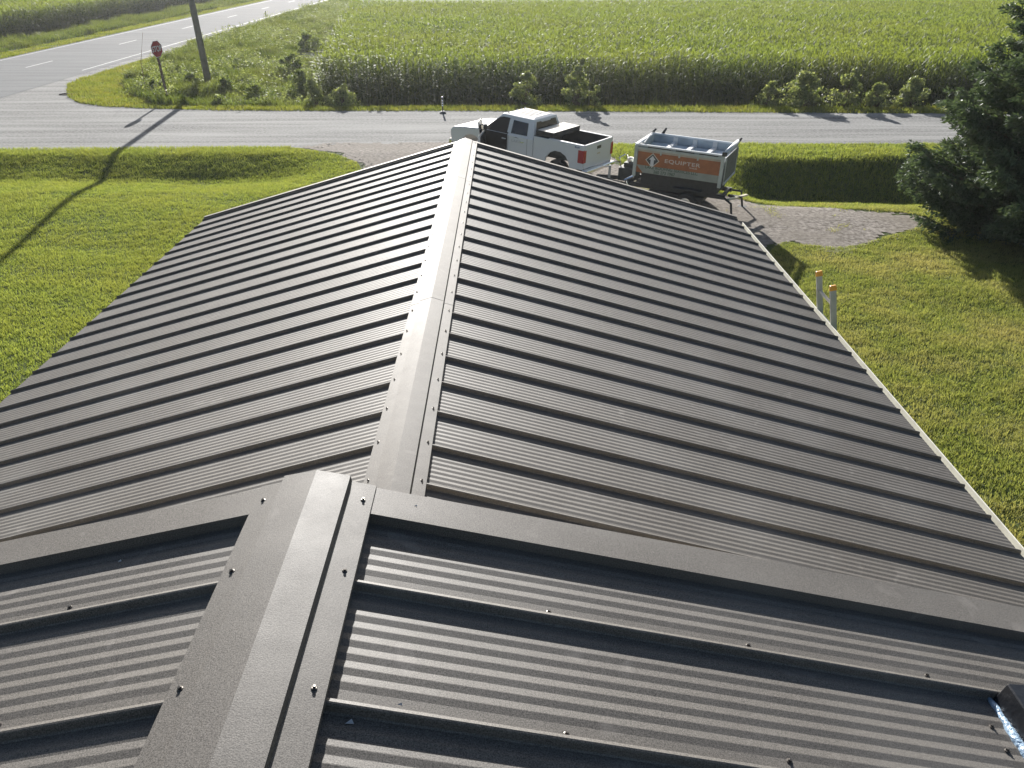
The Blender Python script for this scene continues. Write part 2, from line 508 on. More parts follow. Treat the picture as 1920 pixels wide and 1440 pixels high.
def ridge_cap(name, xr, hz, t, y0, y1, parent, half=.176, top=.10, lift=.033, riser=.019, apex=.056):
    sec = [(-half, -t * half + lift - .014), (-half, -t * half + lift), (-top - .003, -t * top + lift), (-top, -t * top + lift + riser), (0, apex),
           (top, -t * top + lift + riser), (top + .003, -t * top + lift), (half, -t * half + lift), (half, -t * half + lift - .014)]
    sec2 = [(x, z - .003) for x, z in sec]
    V = []; n = len(sec)
    for y in (y0, y1):
        V += [(xr + x, y, hz + z) for x, z in sec]
        V += [(xr + x * .99, y, hz + z) for x, z in sec2]
    F = []
    for i in range(n - 1):
        F.append((i, i + 1, 2 * n + i + 1, 2 * n + i))
        F.append((n + i + 1, n + i, 3 * n + i, 3 * n + i + 1))
        F.append((i + 1, i, n + i, n + i + 1))
        F.append((2 * n + i, 2 * n + i + 1, 3 * n + i + 1, 3 * n + i))
    for i in (0, n - 1):
        F.append((i, 2 * n + i, 3 * n + i, n + i))
    mb = MB(); mb.add(V, F)
    return mb.build(name, M_ROOF, parent)

_screw_me = None
M_SCREW = mat('screw_head', (.10, .09, .08), .35, metal=.6)
def screw_mesh():
    mb = MB()
    mb.lathe([(.0075, 0), (.0078, .0012), (.0055, .0022)], seg=10)
    mb.lathe([(.0042, .0022), (.0044, .0068), (.0036, .0076)], seg=6)
    me = bpy.data.meshes.new('screw'); me.from_pydata(mb.v, [], mb.f); me.materials.append(M_SCREW)
    return me
def screw(parent, x, y, z, sl):
    global _screw_me
    if _screw_me is None: _screw_me = screw_mesh()
    o = bpy.data.objects.new('screw', _screw_me); link(o); o.parent = parent
    o.location = (x, y, z); o.rotation_euler = (random.uniform(-.06, .06), sl, random.uniform(0, 1))
    s = random.uniform(.95, 1.1); o.scale = (s, s, s)
    return o

house = tag(empty('house', (RX, 6, 0)), 'farm building with two stepped dark bronze ribbed metal gable roofs', 'building')
HX, HY = RX, 6.0
def child(o):   # keep world coordinates of a mesh that was built in world space
    o.parent = house
    o.matrix_parent_inverse = Matrix.Translation((-HX, -HY, 0))
    return o

# lower roof (far)
TL = .2842; HZL = CAM_Z - 2.6142; L0 = 12.7311
XE_R, XE_L = 3.653, -4.8296
lower = child(bpy.data.objects.new('lower_roof', None)); link(lower)
def lr(o):
    o.parent = lower; return o
xrl = -.6365
YF = L0 + .085
slope_mesh('roof_panel', xrl + .02, XE_R, xrl, HZL, TL, YF, 1.2, L0, lower)
slope_mesh('roof_panel', xrl - .02, XE_L, xrl, HZL, TL, YF, 1.2, L0, lower)
segs = [(12.86, 10.475 - .02), (10.475 + .02, 6.39 - .02), (6.39 + .02, 1.2)]
for i, (a, b) in enumerate(segs):
    ridge_cap('ridge_cap', xrl, HZL - .0015 * i, TL, a, b, lower)
# rake trim at the far gable: raised box strip each side
def rake(xr, hz, t, xa, xb, y0, y1, lift, drop, name, parent, foot=.03):
    mb = MB()
    def Z(x): return hz - t * abs(x - xr)
    sec = [(y1, lift - drop), (y1, lift), (y0, lift), (y0, .0015), (y0 - foot, .0015)]
    sec2 = [(y - .002 if i == 0 else y + (.002 if i > 1 else -.002), z - .002) for i, (y, z) in enumerate(sec)]
    V = []
    for x in (xa, xb):
        V += [(x, y, Z(x) + z) for y, z in sec]
    n = len(sec)
    F = [(i, i + 1, n + i + 1, n + i) for i in range(n - 1)]
    mb.add(V, F)
    o = mb.build(name, M_ROOF, parent)
    sol = o.modifiers.new('thick', 'SOLIDIFY'); sol.thickness = .0015; sol.offset = -1 if xb > xa else 1
    return o
rake(xrl, HZL, TL, xrl + .10, XE_R + .01, L0 + .085, L0 + .165, .036, .12, 'rake_trim', lower, .02)
rake(xrl, HZL, TL, xrl - .10, XE_L - .01, L0 + .085, L0 + .165, .036, .12, 'rake_trim', lower, .02)
# drip edge and gutter lip along the eaves
for sg, xe in ((1, XE_R), (-1, XE_L)):
    ze = HZL - TL * abs(xe - xrl)
    mb = MB()
    mb.box(min(xe - .03 * sg, xe + .014 * sg), max(xe - .03 * sg, xe + .006 * sg), 1.2, YF, ze - .020, ze - .0135)
    mb.box(min(xe + .002 * sg, xe + .006 * sg), max(xe + .002 * sg, xe + .006 * sg), 1.2, YF, ze - .07, ze - .0205)
    mb.build('drip_edge', M_TRIM_CREAM, lower)
    if sg > 0:
        g = MB()
        a = xe + .016
        g.prism([(a, ze - .06), (a + .003, ze - .16), (a + .08, ze - .16), (a + .095, ze - .05), (a + .085, ze - .05), (a + .072, ze - .150), (a + .012, ze - .150)], 1.25, YF - .02, 'y')
        g.build('gutter', M_TRIM_CREAM, lower)
    f = MB()
    f.box(min(xe - .02 * sg, xe - .05 * sg), max(xe - .02 * sg, xe - .05 * sg), 1.2, YF, ze - .20, ze - .024)
    f.build('fascia', M_SOFFIT, lower)
# walls of the lower part
w = MB()
w.prism([(XE_L + .45, -.7), (XE_R - .45, -.7), (XE_R - .45, HZL - TL * (XE_R - .45 - xrl) - .03), (xrl, HZL - .03), (XE_L + .45, HZL - TL * (xrl - XE_L - .45) - .03)], 1.5, L0 - .25, 'y')
wall_lo = w.build('wall', M_SIDING, None); child(wall_lo)

# screws of the lower roof: ridge cap
for k in range(0, 27):
    yy = L0 - k * SP + .014
    for sg in (1, -1):
        screw(lower, xrl + sg * .150, yy, HZL - TL * .150 + .0335, sg * math.atan(TL))
nf = 0
for k in range(17, 27):
    yy = L0 - k * SP + .030
    for j in range(5):
        d = .43 + .61 * j
        for sg in (1, -1):
            if nf >= 46 or (sg < 0 and d > 2.6): continue
            screw(lower, xrl + sg * (d + random.uniform(-.02, .02)), yy + random.uniform(-.004, .004), HZL - TL * d + .0005, sg * math.atan(TL)); nf += 1
rest = MB()
for k in range(2, 17):
    yy = L0 - k * SP + .030
    for j in range(7):
        d = .43 + .61 * j
        for sg in (1, -1):
            if sg < 0 and d > 4.1 or d > 4.2: continue
            x = xrl + sg * (d + random.uniform(-.03, .03))
            rest.lathe([(.0075, 0), (.0055, .0022), (.0042, .007)], (x, yy, HZL - TL * d + .0005), 'z', 6)
o = rest.build('screw', M_SCREW, lower); o['kind'] = 'stuff'

# upper roof (near)
TU = .2357; HZU = CAM_Z - 1.5238; xru = -.6093; RU = 1.7485
upper = child(bpy.data.objects.new('upper_roof', None)); link(upper)
YU = 2.06
slope_mesh('roof_panel', xru + .02, 4.4, xru, HZU, TU, YU, -3.0, RU, upper)
slope_mesh('roof_panel', xru - .02, -5.6, xru, HZU, TU, YU, -3.0, RU, upper)
ridge_cap('ridge_cap', xru, HZU, TU, 2.176, -3.0, upper, half=.184, top=.105, lift=.045, riser=.022, apex=.064)
def near_rake(sg, xb):
    return rake(xru, HZU, TU, xru + sg * .11, xb, 2.037, 2.173, .040, .20, 'rake_trim', upper, .045)
near_rake(1, 4.42); near_rake(-1, -5.62)
SLU = math.atan(TU)
for yy, j in ((2.09, 0), (RU + .012, 1), (RU - SP + .012, 2), (RU - 2 * SP + .012, 3)):
    for sg in (1, -1):
        screw(upper, xru + sg * .155, yy, HZU - TU * .155 + .0455, sg * SLU)
for x, y in [(.113, 1.785), (.709, 1.788), (1.275, 1.792), (.138, 1.373), (.712, 1.395), (1.33, 1.40), (-1.269, 1.799), (-1.86, 1.795), (-1.25, 1.39), (-1.85, 1.39)]:
    screw(upper, x, y, HZU - TU * abs(x - xru) + .0005, SLU if x > xru else -SLU)
w = MB()
w.prism([(-5.2, -.7), (4.0, -.7), (4.0, HZU - TU * (4.0 - xru) - .03), (xru, HZU - .03), (-5.2, HZU - TU * (xru + 5.2) - .03)], -2.6, 2.0, 'y')
# keep the step clear of the lower wall
wall_up = w.build('wall', M_SIDING, None); child(wall_up)

# dark curb flashing at the right, with a bright sealant bead at its foot
M_CURB = mat('black_curb_metal', (.012, .013, .016), .35, bump=.15, bscale=30)
M_SEAL = mat('glossy_blue_grey_sealant', (.30, .42, .55), .22, spec=.8, bump=.5, bscale=60)
def PZ(x): return HZU - TU * (x - xru)
cb = MB()
x0, y1, y0 = 1.452, 1.735, .9
b0 = [(x0, y0), (x0 + .55, y0), (x0 + .55, y1), (x0, y1)]
cb.hexa([(x, y, PZ(x) - .01) for x, y in b0] + [(x, y, PZ(x0) + .075 - .10 * (x - x0)) for x, y in [(x0 + .030, y0 - .02), (x0 + .50, y0 - .02), (x0 + .50, y1 - .0), (x0 + .030, y1 - .0)]])
curb = cb.build('vent_curb', M_CURB, upper, bevel=.004)
sb = MB()
pts = []
for i in range(26):
    y = y1 + .004 - i * .032
    pts.append((x0 - .004 + random.uniform(-.002, .002), y, PZ(x0) + .004))
sb.tube(pts, [.006 + .004 * random.random() + .0028 * min(i, 4) * .5 for i in range(26)], 8)
sb.build('sealant_bead', M_SEAL, upper, smooth=True)
for (x, y) in [(1.393, 1.625), (1.395, 1.545), (1.397, 1.42)]:
    screw(upper, x, y, PZ(x) + .003, SLU)

# scraps left on the roof by the crew
M_SCRAP = mat('bare_metal_scrap', (.55, .55, .53), .3, metal=.8)
def scrap(x, y, z, s, sl, name, lab, m=None, cat='scrap'):
    mb = MB()
    mb.add([(0, 0, 0), (s, -.1 * s, .05 * s), (.75 * s, .45 * s, .25 * s), (0, 0, .06 * s), (s, -.1 * s, .11 * s), (.75 * s, .45 * s, .31 * s)],
           [(2, 1, 0), (3, 4, 5), (0, 1, 4, 3), (1, 2, 5, 4), (2, 0, 3, 5)])
    o = mb.build(name, m or M_SCRAP)
    o.location = (x, y, z); o.rotation_euler = (0, sl, random.uniform(-.6, .6))
    return tag(o, lab, cat)
scrap(-.40 + .02, 1.305, PZ(-.38) + .002, .020, SLU, 'metal_scrap', 'triangular bright metal scrap in the shadow beside the near ridge cap')
scrap(-1.20, 1.975, HZU - TU * .59 + .003, .012, -SLU, 'metal_scrap', 'tiny pale metal chip under the left rake trim of the near roof')
scrap(-.27, 1.36 + .02, PZ(-.27) + .003, .012, SLU, 'metal_scrap', 'thin pale metal sliver just above the lowest rib right of the near ridge')
scrap(-.30, 2.115, PZ(-.30) + .0405, .010, SLU, 'metal_scrap', 'small grey chip lying on the flat rake trim right of the near cap')

# ------------------------------------------------------------------ vegetation generators
def blades(name, xy, h, wd, m, lean=.5, tint=None, zoff=0.0, parent=None, bend=True):
    """one triangle-pair per blade, numpy"""
    n = len(xy)
    x, y = xy[:, 0], xy[:, 1]
    z = hgt(x, y) + zoff
    h = h if np.ndim(h) else np.full(n, h)
    wd = wd if np.ndim(wd) else np.full(n, wd)
    a = RNG.uniform(0, 2 * np.pi, n); la = RNG.uniform(0, 2 * np.pi, n); l = np.abs(RNG.normal(0, lean, n)) * h
    dx, dy = np.cos(a) * wd / 2, np.sin(a) * wd / 2
    lx, ly = np.cos(la) * l, np.sin(la) * l
    b0 = np.stack([x - dx, y - dy, z - .01], 1); b1 = np.stack([x + dx, y + dy, z - .01], 1)
    m0 = np.stack([x - dx * .8 + lx * .35, y - dy * .8 + ly * .35, z + h * .6], 1); m1 = np.stack([x + dx * .8 + lx * .35, y + dy * .8 + ly * .35, z + h * .6], 1)
    t = np.stack([x + lx, y + ly, z + h], 1)
    if bend:
        V = np.stack([b0, b1, m0, m1, t], 1).reshape(-1, 3)
        i = np.arange(n) * 5
        F = np.concatenate([np.stack([i, i + 1, i + 3], 1), np.stack([i, i + 3, i + 2], 1), np.stack([i + 2, i + 3, i + 4], 1)])
        tt = np.tile(tint if tint is not None else RNG.uniform(0, 1, n), 3)
    else:
        V = np.stack([b0, b1, t], 1).reshape(-1, 3); i = np.arange(n) * 3
        F = np.stack([i, i + 1, i + 2], 1); tt = tint if tint is not None else RNG.uniform(0, 1, n)
    return np_mesh(name, V, F, m, parent, attr=tt)

def scatter(poly, dens, excl=()):
    P = np.array(poly); lo, hi = P.min(0), P.max(0)
    n = int((hi - lo).prod() * dens)
    Q = RNG.uniform(lo, hi, (n, 2))
    Q = Q[in_poly(Q, poly)]
    for e in excl: Q = Q[~in_poly(Q, e)]
    return Q

HOUSE_POLY = [(XE_L + .3, -3), (XE_R - .3, -3), (XE_R - .3, L0 - .2), (XE_L + .3, L0 - .2)]
M_GRASS = leaf_mat('lawn_grass', (.100, .146, .034), (.245, .280, .085), .42, .65, patch=.55, spec=.15, c2=(.21, .22, .065), patch_amt=.45)
M_DRYGRASS = leaf_mat('dry_lawn_grass', (.105, .150, .038), (.260, .275, .105), .38, .65, spec=.15, patch=.6, c2=(.32, .28, .16), patch_amt=.6)
M_DITCH = leaf_mat('ditch_grass', (.035, .062, .012), (.075, .105, .020), .38, .6, patch=.6)
M_VERGE = leaf_mat('verge_grass', (.085, .12, .022), (.17, .195, .045), .42, .65, spec=.15, patch=.8, c2=(.24, .22, .07), patch_amt=.5)
M_WEED = leaf_mat('weed_leaves', (.045, .075, .018), (.12, .15, .035), .38, .5, patch=.25, c2=(.14, .15, .05), patch_amt=.5)

M_SHRUB = leaf_mat('shrub_leaves', (.065, .10, .035), (.23, .26, .12), .40, .55, patch=2.0, spec=.25, c2=(.20, .22, .12), patch_amt=.4)
M_SHRUBD = leaf_mat('dark_shrub_leaves', (.055, .090, .032), (.165, .20, .075), .42, .55, patch=2.0, spec=.25)
def lawn(name, poly, dens, excl, m, hh=(.035, .075), wd=(.006, .011)):
    Q = scatter(poly, dens, excl)
    nz = vnoise(Q[:, 0], Q[:, 1], .16, 3) * .45 + vnoise(Q[:, 0] * .3, Q[:, 1], .35, 4) * .30 + vnoise(Q[:, 0] * .22, Q[:, 1] + .2 * Q[:, 0], .9, 5) * .25   # tufted, streaky
    keep = RNG.uniform(0, 1, len(Q)) < .25 + 1.1 * nz
    Q = Q[keep]; nz = nz[keep]
    h = RNG.uniform(*hh, len(Q)) * (.55 + .9 * nz)
    tint = np.clip(.15 + .8 * nz + RNG.normal(0, .2, len(Q)), 0, 1)
    return tag(blades(name, Q, h, RNG.uniform(*wd, len(Q)), m, lean=.7, tint=tint), kind='stuff')

_c = np.array([7.0, 24.0])
INNER_DRIVE = [tuple(_c + (np.array(p) - _c) * .975) for p in DRIVE_POLY]
LEFT_LAWN = [(-5.1, 6), (-8.5, 6), (-17.5, 20), (-24, 30), (-22.5, 32), (-19.4, 32.15), (-8.4, 32.45), (-6.2, 31.1), (-5.0, 29.4), (-4.6, 26), (-4.4, 19), (-5.1, 14)]
lawn('lawn_grass', LEFT_LAWN, 1900, [DRIVE_POLY], M_GRASS, wd=(.009, .015))
RIGHT_NEAR = [(4.2, 4.5), (8.2, 4.5), (12.5, 14), (15.5, 20.5), (17, 26), (9.5, 26.3), (6.9, 26.3), (5.6, 21), (4.0, 16)]
lawn('lawn_grass', RIGHT_NEAR, 2600, [INNER_DRIVE], M_DRYGRASS, hh=(.035, .08), wd=(.008, .013))
RIGHT_FAR = [(6.9, 26.3), (9.5, 26.3), (17, 26), (24, 30), (26, 32.3), (20, 32.5), (9.4, 32.75), (4.1, 32.8), (3.7, 31.4), (4.0, 29.6), (5.1, 27.2)]
lawn('ditch_grass', RIGHT_FAR, 1100, [INNER_DRIVE], M_GRASS, hh=(.05, .12), wd=(.012, .02))
Q = scatter(DRIVE_POLY, 500)
Q = Q[(vnoise(Q[:, 0], Q[:, 1], .45, 40) * .5 + vnoise(Q[:, 0] * .5, Q[:, 1], .8, 41) * .5 + RNG.normal(0, .05, len(Q)) > .66) & (Q[:, 0] > 4)]
tag(blades('driveway_grass', Q, RNG.uniform(.03, .08, len(Q)), RNG.uniform(.01, .018, len(Q)), M_DRYGRASS, lean=.7), kind='stuff')
r_ = np.random.default_rng(3)
Q = scatter(densify(DRIVE_POLY, 1, .35), 55, [smooth_poly([(a * .96 + .4, b * .97 + .75) for a, b in DRIVE_POLY], 0)])
n_ = len(Q)
sz = r_.uniform(.012, .035, n_)[:, None]
c_ = np.stack([Q[:, 0], Q[:, 1], hgt(Q[:, 0], Q[:, 1]) + .012], 1)
o_ = r_.normal(0, 1, (n_, 4, 3)); o_[:, :, 2] = np.abs(o_[:, :, 2]) * .5
V_ = (c_[:, None, :] + o_ * sz[:, None, :]).reshape(-1, 3); i_ = np.arange(n_) * 4
tag(np_mesh('loose_stones', V_, np.concatenate([np.stack([i_, i_ + 1, i_ + 2], 1), np.stack([i_, i_ + 2, i_ + 3], 1), np.stack([i_, i_ + 3, i_ + 1], 1), np.stack([i_ + 1, i_ + 3, i_ + 2], 1)]), mat('stone', (.30, .28, .25), .9)), kind='stuff')
FLAT_VERGE = [(-8.5, 31.2), (-24, 31.2), (-22.5, 32.1), (-19.4, 32.4), (-8.4, 32.6)]
lawn('verge_grass', FLAT_VERGE, 700, [], M_GRASS, hh=(.05, .11), wd=(.012, .02))

# verge between gravel road and corn, tall weeds on the island
VERGE = [(-25.2, 62), (-25.3, 51.7), (-24.9, 49.2), (-23.9, 47.0), (-22.7, 44.6), (-21.3, 42.9), (-19.6, 41.85), (-17.3, 41.3), (-14, 40.7), (-7.9, 40.42), (-1.3, 40.3), (6.2, 39.9), (18.5, 39.25), (34, 38.4), (34, 39.9), (18, 40.8), (0, 41.7), (-12, 42.3), (-17, 44), (-20.5, 48), (-22.5, 55), (-23.6, 62)]
lawn('verge_grass', VERGE, 420, [], M_VERGE, hh=(.07, .18), wd=(.016, .03))
def tall(name, poly, dens, m, h0, h1, wd=(.02, .04), lean=.45):
    Q = scatter(poly, dens)
    nz = vnoise(Q[:, 0], Q[:, 1], .9, 8) * .6 + vnoise(Q[:, 0], Q[:, 1], 2.7, 9) * .4
    keep = RNG.uniform(0, 1, len(Q)) < .2 + 1.1 * nz; Q = Q[keep]; nz = nz[keep]
    h = (h0 + (h1 - h0) * nz ** 1.4) * RNG.uniform(.6, 1.1, len(Q))
    tint = np.clip(.1 + .7 * nz + RNG.normal(0, .25, len(Q)), 0, 1)
    return tag(blades(name, Q, h, RNG.uniform(*wd, len(Q)), m, lean=lean, tint=tint), kind='stuff')
ISLE = [(-17.3, 42.2), (-12, 41.9), (-9.6, 42.2), (-10, 46), (-11.5, 60), (-14, 80), (-17, 100), (-22, 136), (-25, 136), (-24.7, 70), (-23.4, 58), (-22, 50), (-20.3, 46)]
tall('weeds', ISLE, 300, M_WEED, .15, 1.0, wd=(.02, .045))
def leafy(name, poly, dens, m, h0, h1, size, seed=0, per=14):
    Q = scatter(poly, dens)
    nz = vnoise(Q[:, 0], Q[:, 1], 1.6, 18); Q = Q[nz > .42]; nz = nz[nz > .42]
    r = np.random.default_rng(seed); n = len(Q)
    H = (h0 + (h1 - h0) * r.uniform(0, 1, n) * nz)
    k = np.repeat(np.arange(n), per)
    u = r.uniform(.15, 1, len(k)); rad = .22 * (1.2 - u * .7)
    a = r.uniform(0, 6.283, len(k)); rr = rad * r.uniform(.1, 1, len(k))
    P = np.stack([Q[k, 0] + np.cos(a) * rr, Q[k, 1] + np.sin(a) * rr, hgt(Q[k, 0], Q[k, 1]) + H[k] * u], 1)
    A = np.stack([np.cos(a), np.sin(a), r.normal(.1, .5, len(k))], 1); A /= np.linalg.norm(A, axis=1)[:, None]
    B = np.cross(A, r.normal(0, 1, A.shape)); B /= np.linalg.norm(B, axis=1)[:, None]
    s_ = (size * r.uniform(.5, 1.3, len(k)))[:, None]
    V = np.stack([P - A * s_ * .5, P + B * s_ * .28, P + A * s_ * .6, P - B * s_ * .28], 1).reshape(-1, 3)
    i = np.arange(len(k)) * 4
    return tag(np_mesh(name, V, np.stack([i, i + 1, i + 2, i + 3], 1), m, attr=np.clip(r.uniform(0, 1, n)[k] * .7 + u * .35, 0, 1)), kind='stuff')
leafy('weeds', ISLE, 5.5, M_SHRUBD, .3, 1.3, .11, 31, 26)
leafy('weeds', ISLE, 2.5, M_SHRUB, .4, 1.5, .10, 32, 20)
leafy('weeds', [(-12, 42.9), (0, 42.7), (8, 42.4), (8, 43.5), (0, 44.2), (-11, 44.6)], 2.2, M_SHRUB, .3, .9, .08, 33, 14)
FARV = [(-41.4, 55), (-37.5, 55), (-37.2, 135), (-41.4, 135)]
tall('weeds', FARV, 90, M_WEED, .2, .9, wd=(.03, .06))
tall('verge_grass', [(-37.4, 50), (-35.5, 50), (-36.1, 140), (-37.6, 140)], 160, M_VERGE, .06, .2, wd=(.03, .05))
tall('weeds', [(-12, 42.3), (0, 42.0), (6, 41.6), (34, 40.4), (34, 41.4), (18, 42.2), (0, 43.2), (-12, 43.4)], 70, M_WEED, .15, .65, wd=(.02, .04))

# ------------------------------------------------------------------ corn
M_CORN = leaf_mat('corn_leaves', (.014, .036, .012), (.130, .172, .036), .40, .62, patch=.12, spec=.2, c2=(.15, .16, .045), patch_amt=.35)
def corn(name, pts, z0, hmean, nleaf, zlo, segs=3, seed=1, wmul=1.0):
    """plants with arching strap leaves and a tassel; leaves start at zlo fraction of the height"""
    r = np.random.default_rng(seed)
    n = len(pts)
    H = hmean * r.normal(1, .05, n) * (.95 + .12 * vnoise(pts[:, 0], pts[:, 1], 2.3, seed))
    rowtone = (vnoise(pts[:, 0] * .25, pts[:, 1], 1.5, seed + 1) - .5) * .6 + (vnoise(pts[:, 0], pts[:, 1], 5, seed + 2) - .5) * .5
    az0 = r.uniform(0, 2 * np.pi, n)
    Vs, Fs, Ts = [], [], []
    off = 0
    for k in range(nleaf):
        f = zlo + (1 - zlo) * (k + .5) / nleaf
        base = H * (f + r.normal(0, .015, n)) * .93
        az = az0 + k * np.pi + r.normal(0, .45, n)
        topness = (k + .5) / nleaf * (1 - zlo) + zlo
        L = (0.80 - .30 * max(0, topness - .6) / .4) * r.uniform(.75, 1.15, n)
        up = np.clip(r.normal(.75 + .45 * topness, .18, n), .3, 1.35)           # start elevation angle
        droop = r.uniform(1.1, 2.1, n) * (1.25 - .55 * topness)
        W = .080 * wmul * r.uniform(.8, 1.2, n)
        px, py, pz = pts[:, 0].copy(), pts[:, 1].copy(), base.copy() + z0
        sx, sy = -np.sin(az), np.cos(az)
        rows = []
        for s in range(segs + 1):
            t = s / segs
            w_ = W * (.55 + .8 * t if t < .4 else 1.0 * (1 - t) / .6 + .03) * .5
            rows.append(np.stack([px - sx * w_, py - sy * w_, pz + w_ * .25], 1)); rows.append(np.stack([px + sx * w_, py + sy * w_, pz], 1))
            ang = up - droop * (t + .5 / segs)
            d = L / segs
            px = px + np.cos(az) * np.cos(ang) * d; py = py + np.sin(az) * np.cos(ang) * d; pz = pz + np.sin(ang) * d
        V = np.stack(rows, 1).reshape(-1, 3); m_ = 2 * (segs + 1)
        i = np.arange(n) * m_ + off
        for s in range(segs):
            Fs.append(np.stack([i + 2 * s, i + 2 * s + 1, i + 2 * s + 3, i + 2 * s + 2], 1))
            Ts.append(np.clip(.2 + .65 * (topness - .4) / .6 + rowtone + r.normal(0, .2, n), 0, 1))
        Vs.append(V); off += len(V)
    # stalk + tassel as crossed narrow strips
    for a in (0, 1):
        wx, wy = (.014, 0) if a == 0 else (0, .014)
        x, y = pts[:, 0], pts[:, 1]
        V = np.stack([np.stack([x - wx, y - wy, np.full(n, z0)], 1), np.stack([x + wx, y + wy, np.full(n, z0)], 1),
                      np.stack([x + wx * .5, y + wy * .5, z0 + H], 1), np.stack([x - wx * .5, y - wy * .5, z0 + H], 1)], 1).reshape(-1, 3)
        i = np.arange(n) * 4 + off; Fs.append(np.stack([i, i + 1, i + 2, i + 3], 1)); Ts.append(np.full(n, .35)); Vs.append(V); off += len(V)
    for k in range(4):
        az = r.uniform(0, 2 * np.pi, n); e = r.uniform(.9, 1.5, n); l = r.uniform(.12, .26, n)
        x, y, z = pts[:, 0], pts[:, 1], z0 + H * .95
        tx, ty, tz = x + np.cos(az) * np.cos(e) * l, y + np.sin(az) * np.cos(e) * l, z + np.sin(e) * l
        V = np.stack([np.stack([x - .008, y, z], 1), np.stack([x + .008, y, z], 1), np.stack([tx + .010, ty, tz], 1), np.stack([tx - .010, ty, tz], 1)], 1).reshape(-1, 3)
        i = np.arange(n) * 4 + off; Fs.append(np.stack([i, i + 1, i + 2, i + 3], 1)); Ts.append(np.full(n, 1.0)); Vs.append(V); off += len(V)
    return tag(np_mesh(name, np.concatenate(Vs), np.concatenate(Fs), M_CORN, attr=np.concatenate(Ts)), kind='stuff')

def corn_rows(y0, y1, xw, xe, dr=.76, ds=.17, skew=-.028):
    P = []
    y = y0
    while y < y1:
        a, b = xw(y), xe(y)
        xs = np.arange(a + random.random() * ds, b, ds)
        xs = xs + RNG.normal(0, .03, len(xs))
        P.append(np.stack([xs, y + skew * (xs - 0) * max(0, 1 - (y - y0) / 40) + RNG.normal(0, .035, len(xs))], 1))
        y += dr
    return np.concatenate(P)
xw = lambda y: -9.6 - .13 * (y - 43) + .5 * math.sin(y * 1.7) * .5
xe = lambda y: .60 * y + 5
near_p = corn_rows(45.3, 48.7, xw, xe)
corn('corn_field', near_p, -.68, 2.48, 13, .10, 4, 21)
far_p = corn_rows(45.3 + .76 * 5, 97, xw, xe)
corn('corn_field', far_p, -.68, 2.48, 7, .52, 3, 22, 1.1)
lp = corn_rows(60, 150, lambda y: -.60 * y - 8, lambda y: -41.6, skew=0)
lp = lp[(lp[:, 0] < -41.6)]
edge = lp[lp[:, 0] > -43.5]; inner = lp[lp[:, 0] <= -43.5]
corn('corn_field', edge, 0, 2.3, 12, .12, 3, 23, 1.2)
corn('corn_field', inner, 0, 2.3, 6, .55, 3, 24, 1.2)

# ------------------------------------------------------------------ shrubs
M_BARK = mat('bark', (.10, .075, .05), .9, var=.3, vscale=12, bump=.6, bscale=30)
def leaves(centres, rad, n, size, r, flat=.75):
    """n leaves spread over ellipsoid clumps: folded quads"""
    c = centres[r.integers(0, len(centres), n)]
    d = r.normal(0, 1, (n, 3)); d /= np.linalg.norm(d, axis=1)[:, None]
    rr = r.uniform(.35, 1, n) ** .6
    cr = c[:, 3:4]
    P = c[:, :3] + d * cr * rr[:, None] * np.array([1, 1, flat])
    a = r.normal(0, 1, (n, 3)); a /= np.linalg.norm(a, axis=1)[:, None]
    b = np.cross(a, d + r.normal(0, .5, (n, 3))); b /= np.linalg.norm(b, axis=1)[:, None] + 1e-6
    s = size * r.uniform(.6, 1.25, n)[:, None]
    V = np.stack([P - a * s * .5, P + b * s * .32, P + a * s * .55, P - b * s * .32], 1).reshape(-1, 3)
    i = np.arange(n) * 4
    F = np.stack([i, i + 1, i + 2, i + 3], 1)
    return V, F
def shrub(x, y, w_, h, label, n=1300, size=.11, m=None, seed=0, group=None, clumps=16, lean=0.0, cat='shrub', name='shrub'):
    r = np.random.default_rng(seed)
    z = float(hgt(x, y))
    root = tag(empty(name, (x, y, z)), label, cat, group)
    cs = []
    st = MB()
    clumps = int(clumps * 1.6); n = int(n * 1.35); size *= 1.15; w_ *= .86
    for i in range(clumps):
        f = (i + .7) / clumps
        hz_ = h * (.18 + .72 * f) * r.uniform(.85, 1.1)
        wid = w_ * .52 * (1.0 - .75 * max(0, f - .35) / .65) * r.uniform(.3, 1.0)
        a = r.uniform(0, 2 * np.pi)
        c = (np.cos(a) * wid + lean * hz_, np.sin(a) * wid * .8, hz_, w_ * r.uniform(.12, .24) * (1.15 - .4 * f))
        cs.append(c)
        st.tube([(c[0] * .05, c[1] * .05, -.02), (c[0] * .45, c[1] * .45, hz_ * .55), c[:3]], [.018, .011, .004], 5)
    V, F = leaves(np.array(cs), None, n, size, r)
    np_mesh('foliage', V, F, m or M_SHRUB, root, attr=r.uniform(0, 1, len(F)))
    st.build('stem', M_BARK, root)
    return root
G1 = 'shrubs growing along the corn edge'
shrub(.95, 42.0, 1.6, 1.95, 'tall pale green shrub at the corn edge just left above the truck cab roof', 1500, .11, seed=1, group=G1)
shrub(3.45, 41.9, 1.45, 2.4, 'tallest narrow shrub at the corn edge above the truck bed, with a low side branch', 1600, .11, seed=2, group=G1, clumps=18)
shrub(4.35, 41.7, .8, 1.15, 'small low shrub tucked against the tallest corn-edge shrub', 450, .10, seed=3, group=G1, clumps=8)
shrub(12.6, 41.6, 1.25, 1.45, 'leftmost and slimmest of the bushes at the corn edge right of the trailer', 800, .11, seed=4, group=G1, lean=.12)
shrub(14.35, 41.3, 2.3, 1.75, 'widest round light-green bush at the corn edge beyond the trailer', 1900, .12, seed=5, group=G1, clumps=22)
shrub(16.2, 41.2, 1.6, 1.85, 'upright pointed bush at the corn edge between two rounder bushes', 1200, .12, seed=6, group=G1, lean=.10)
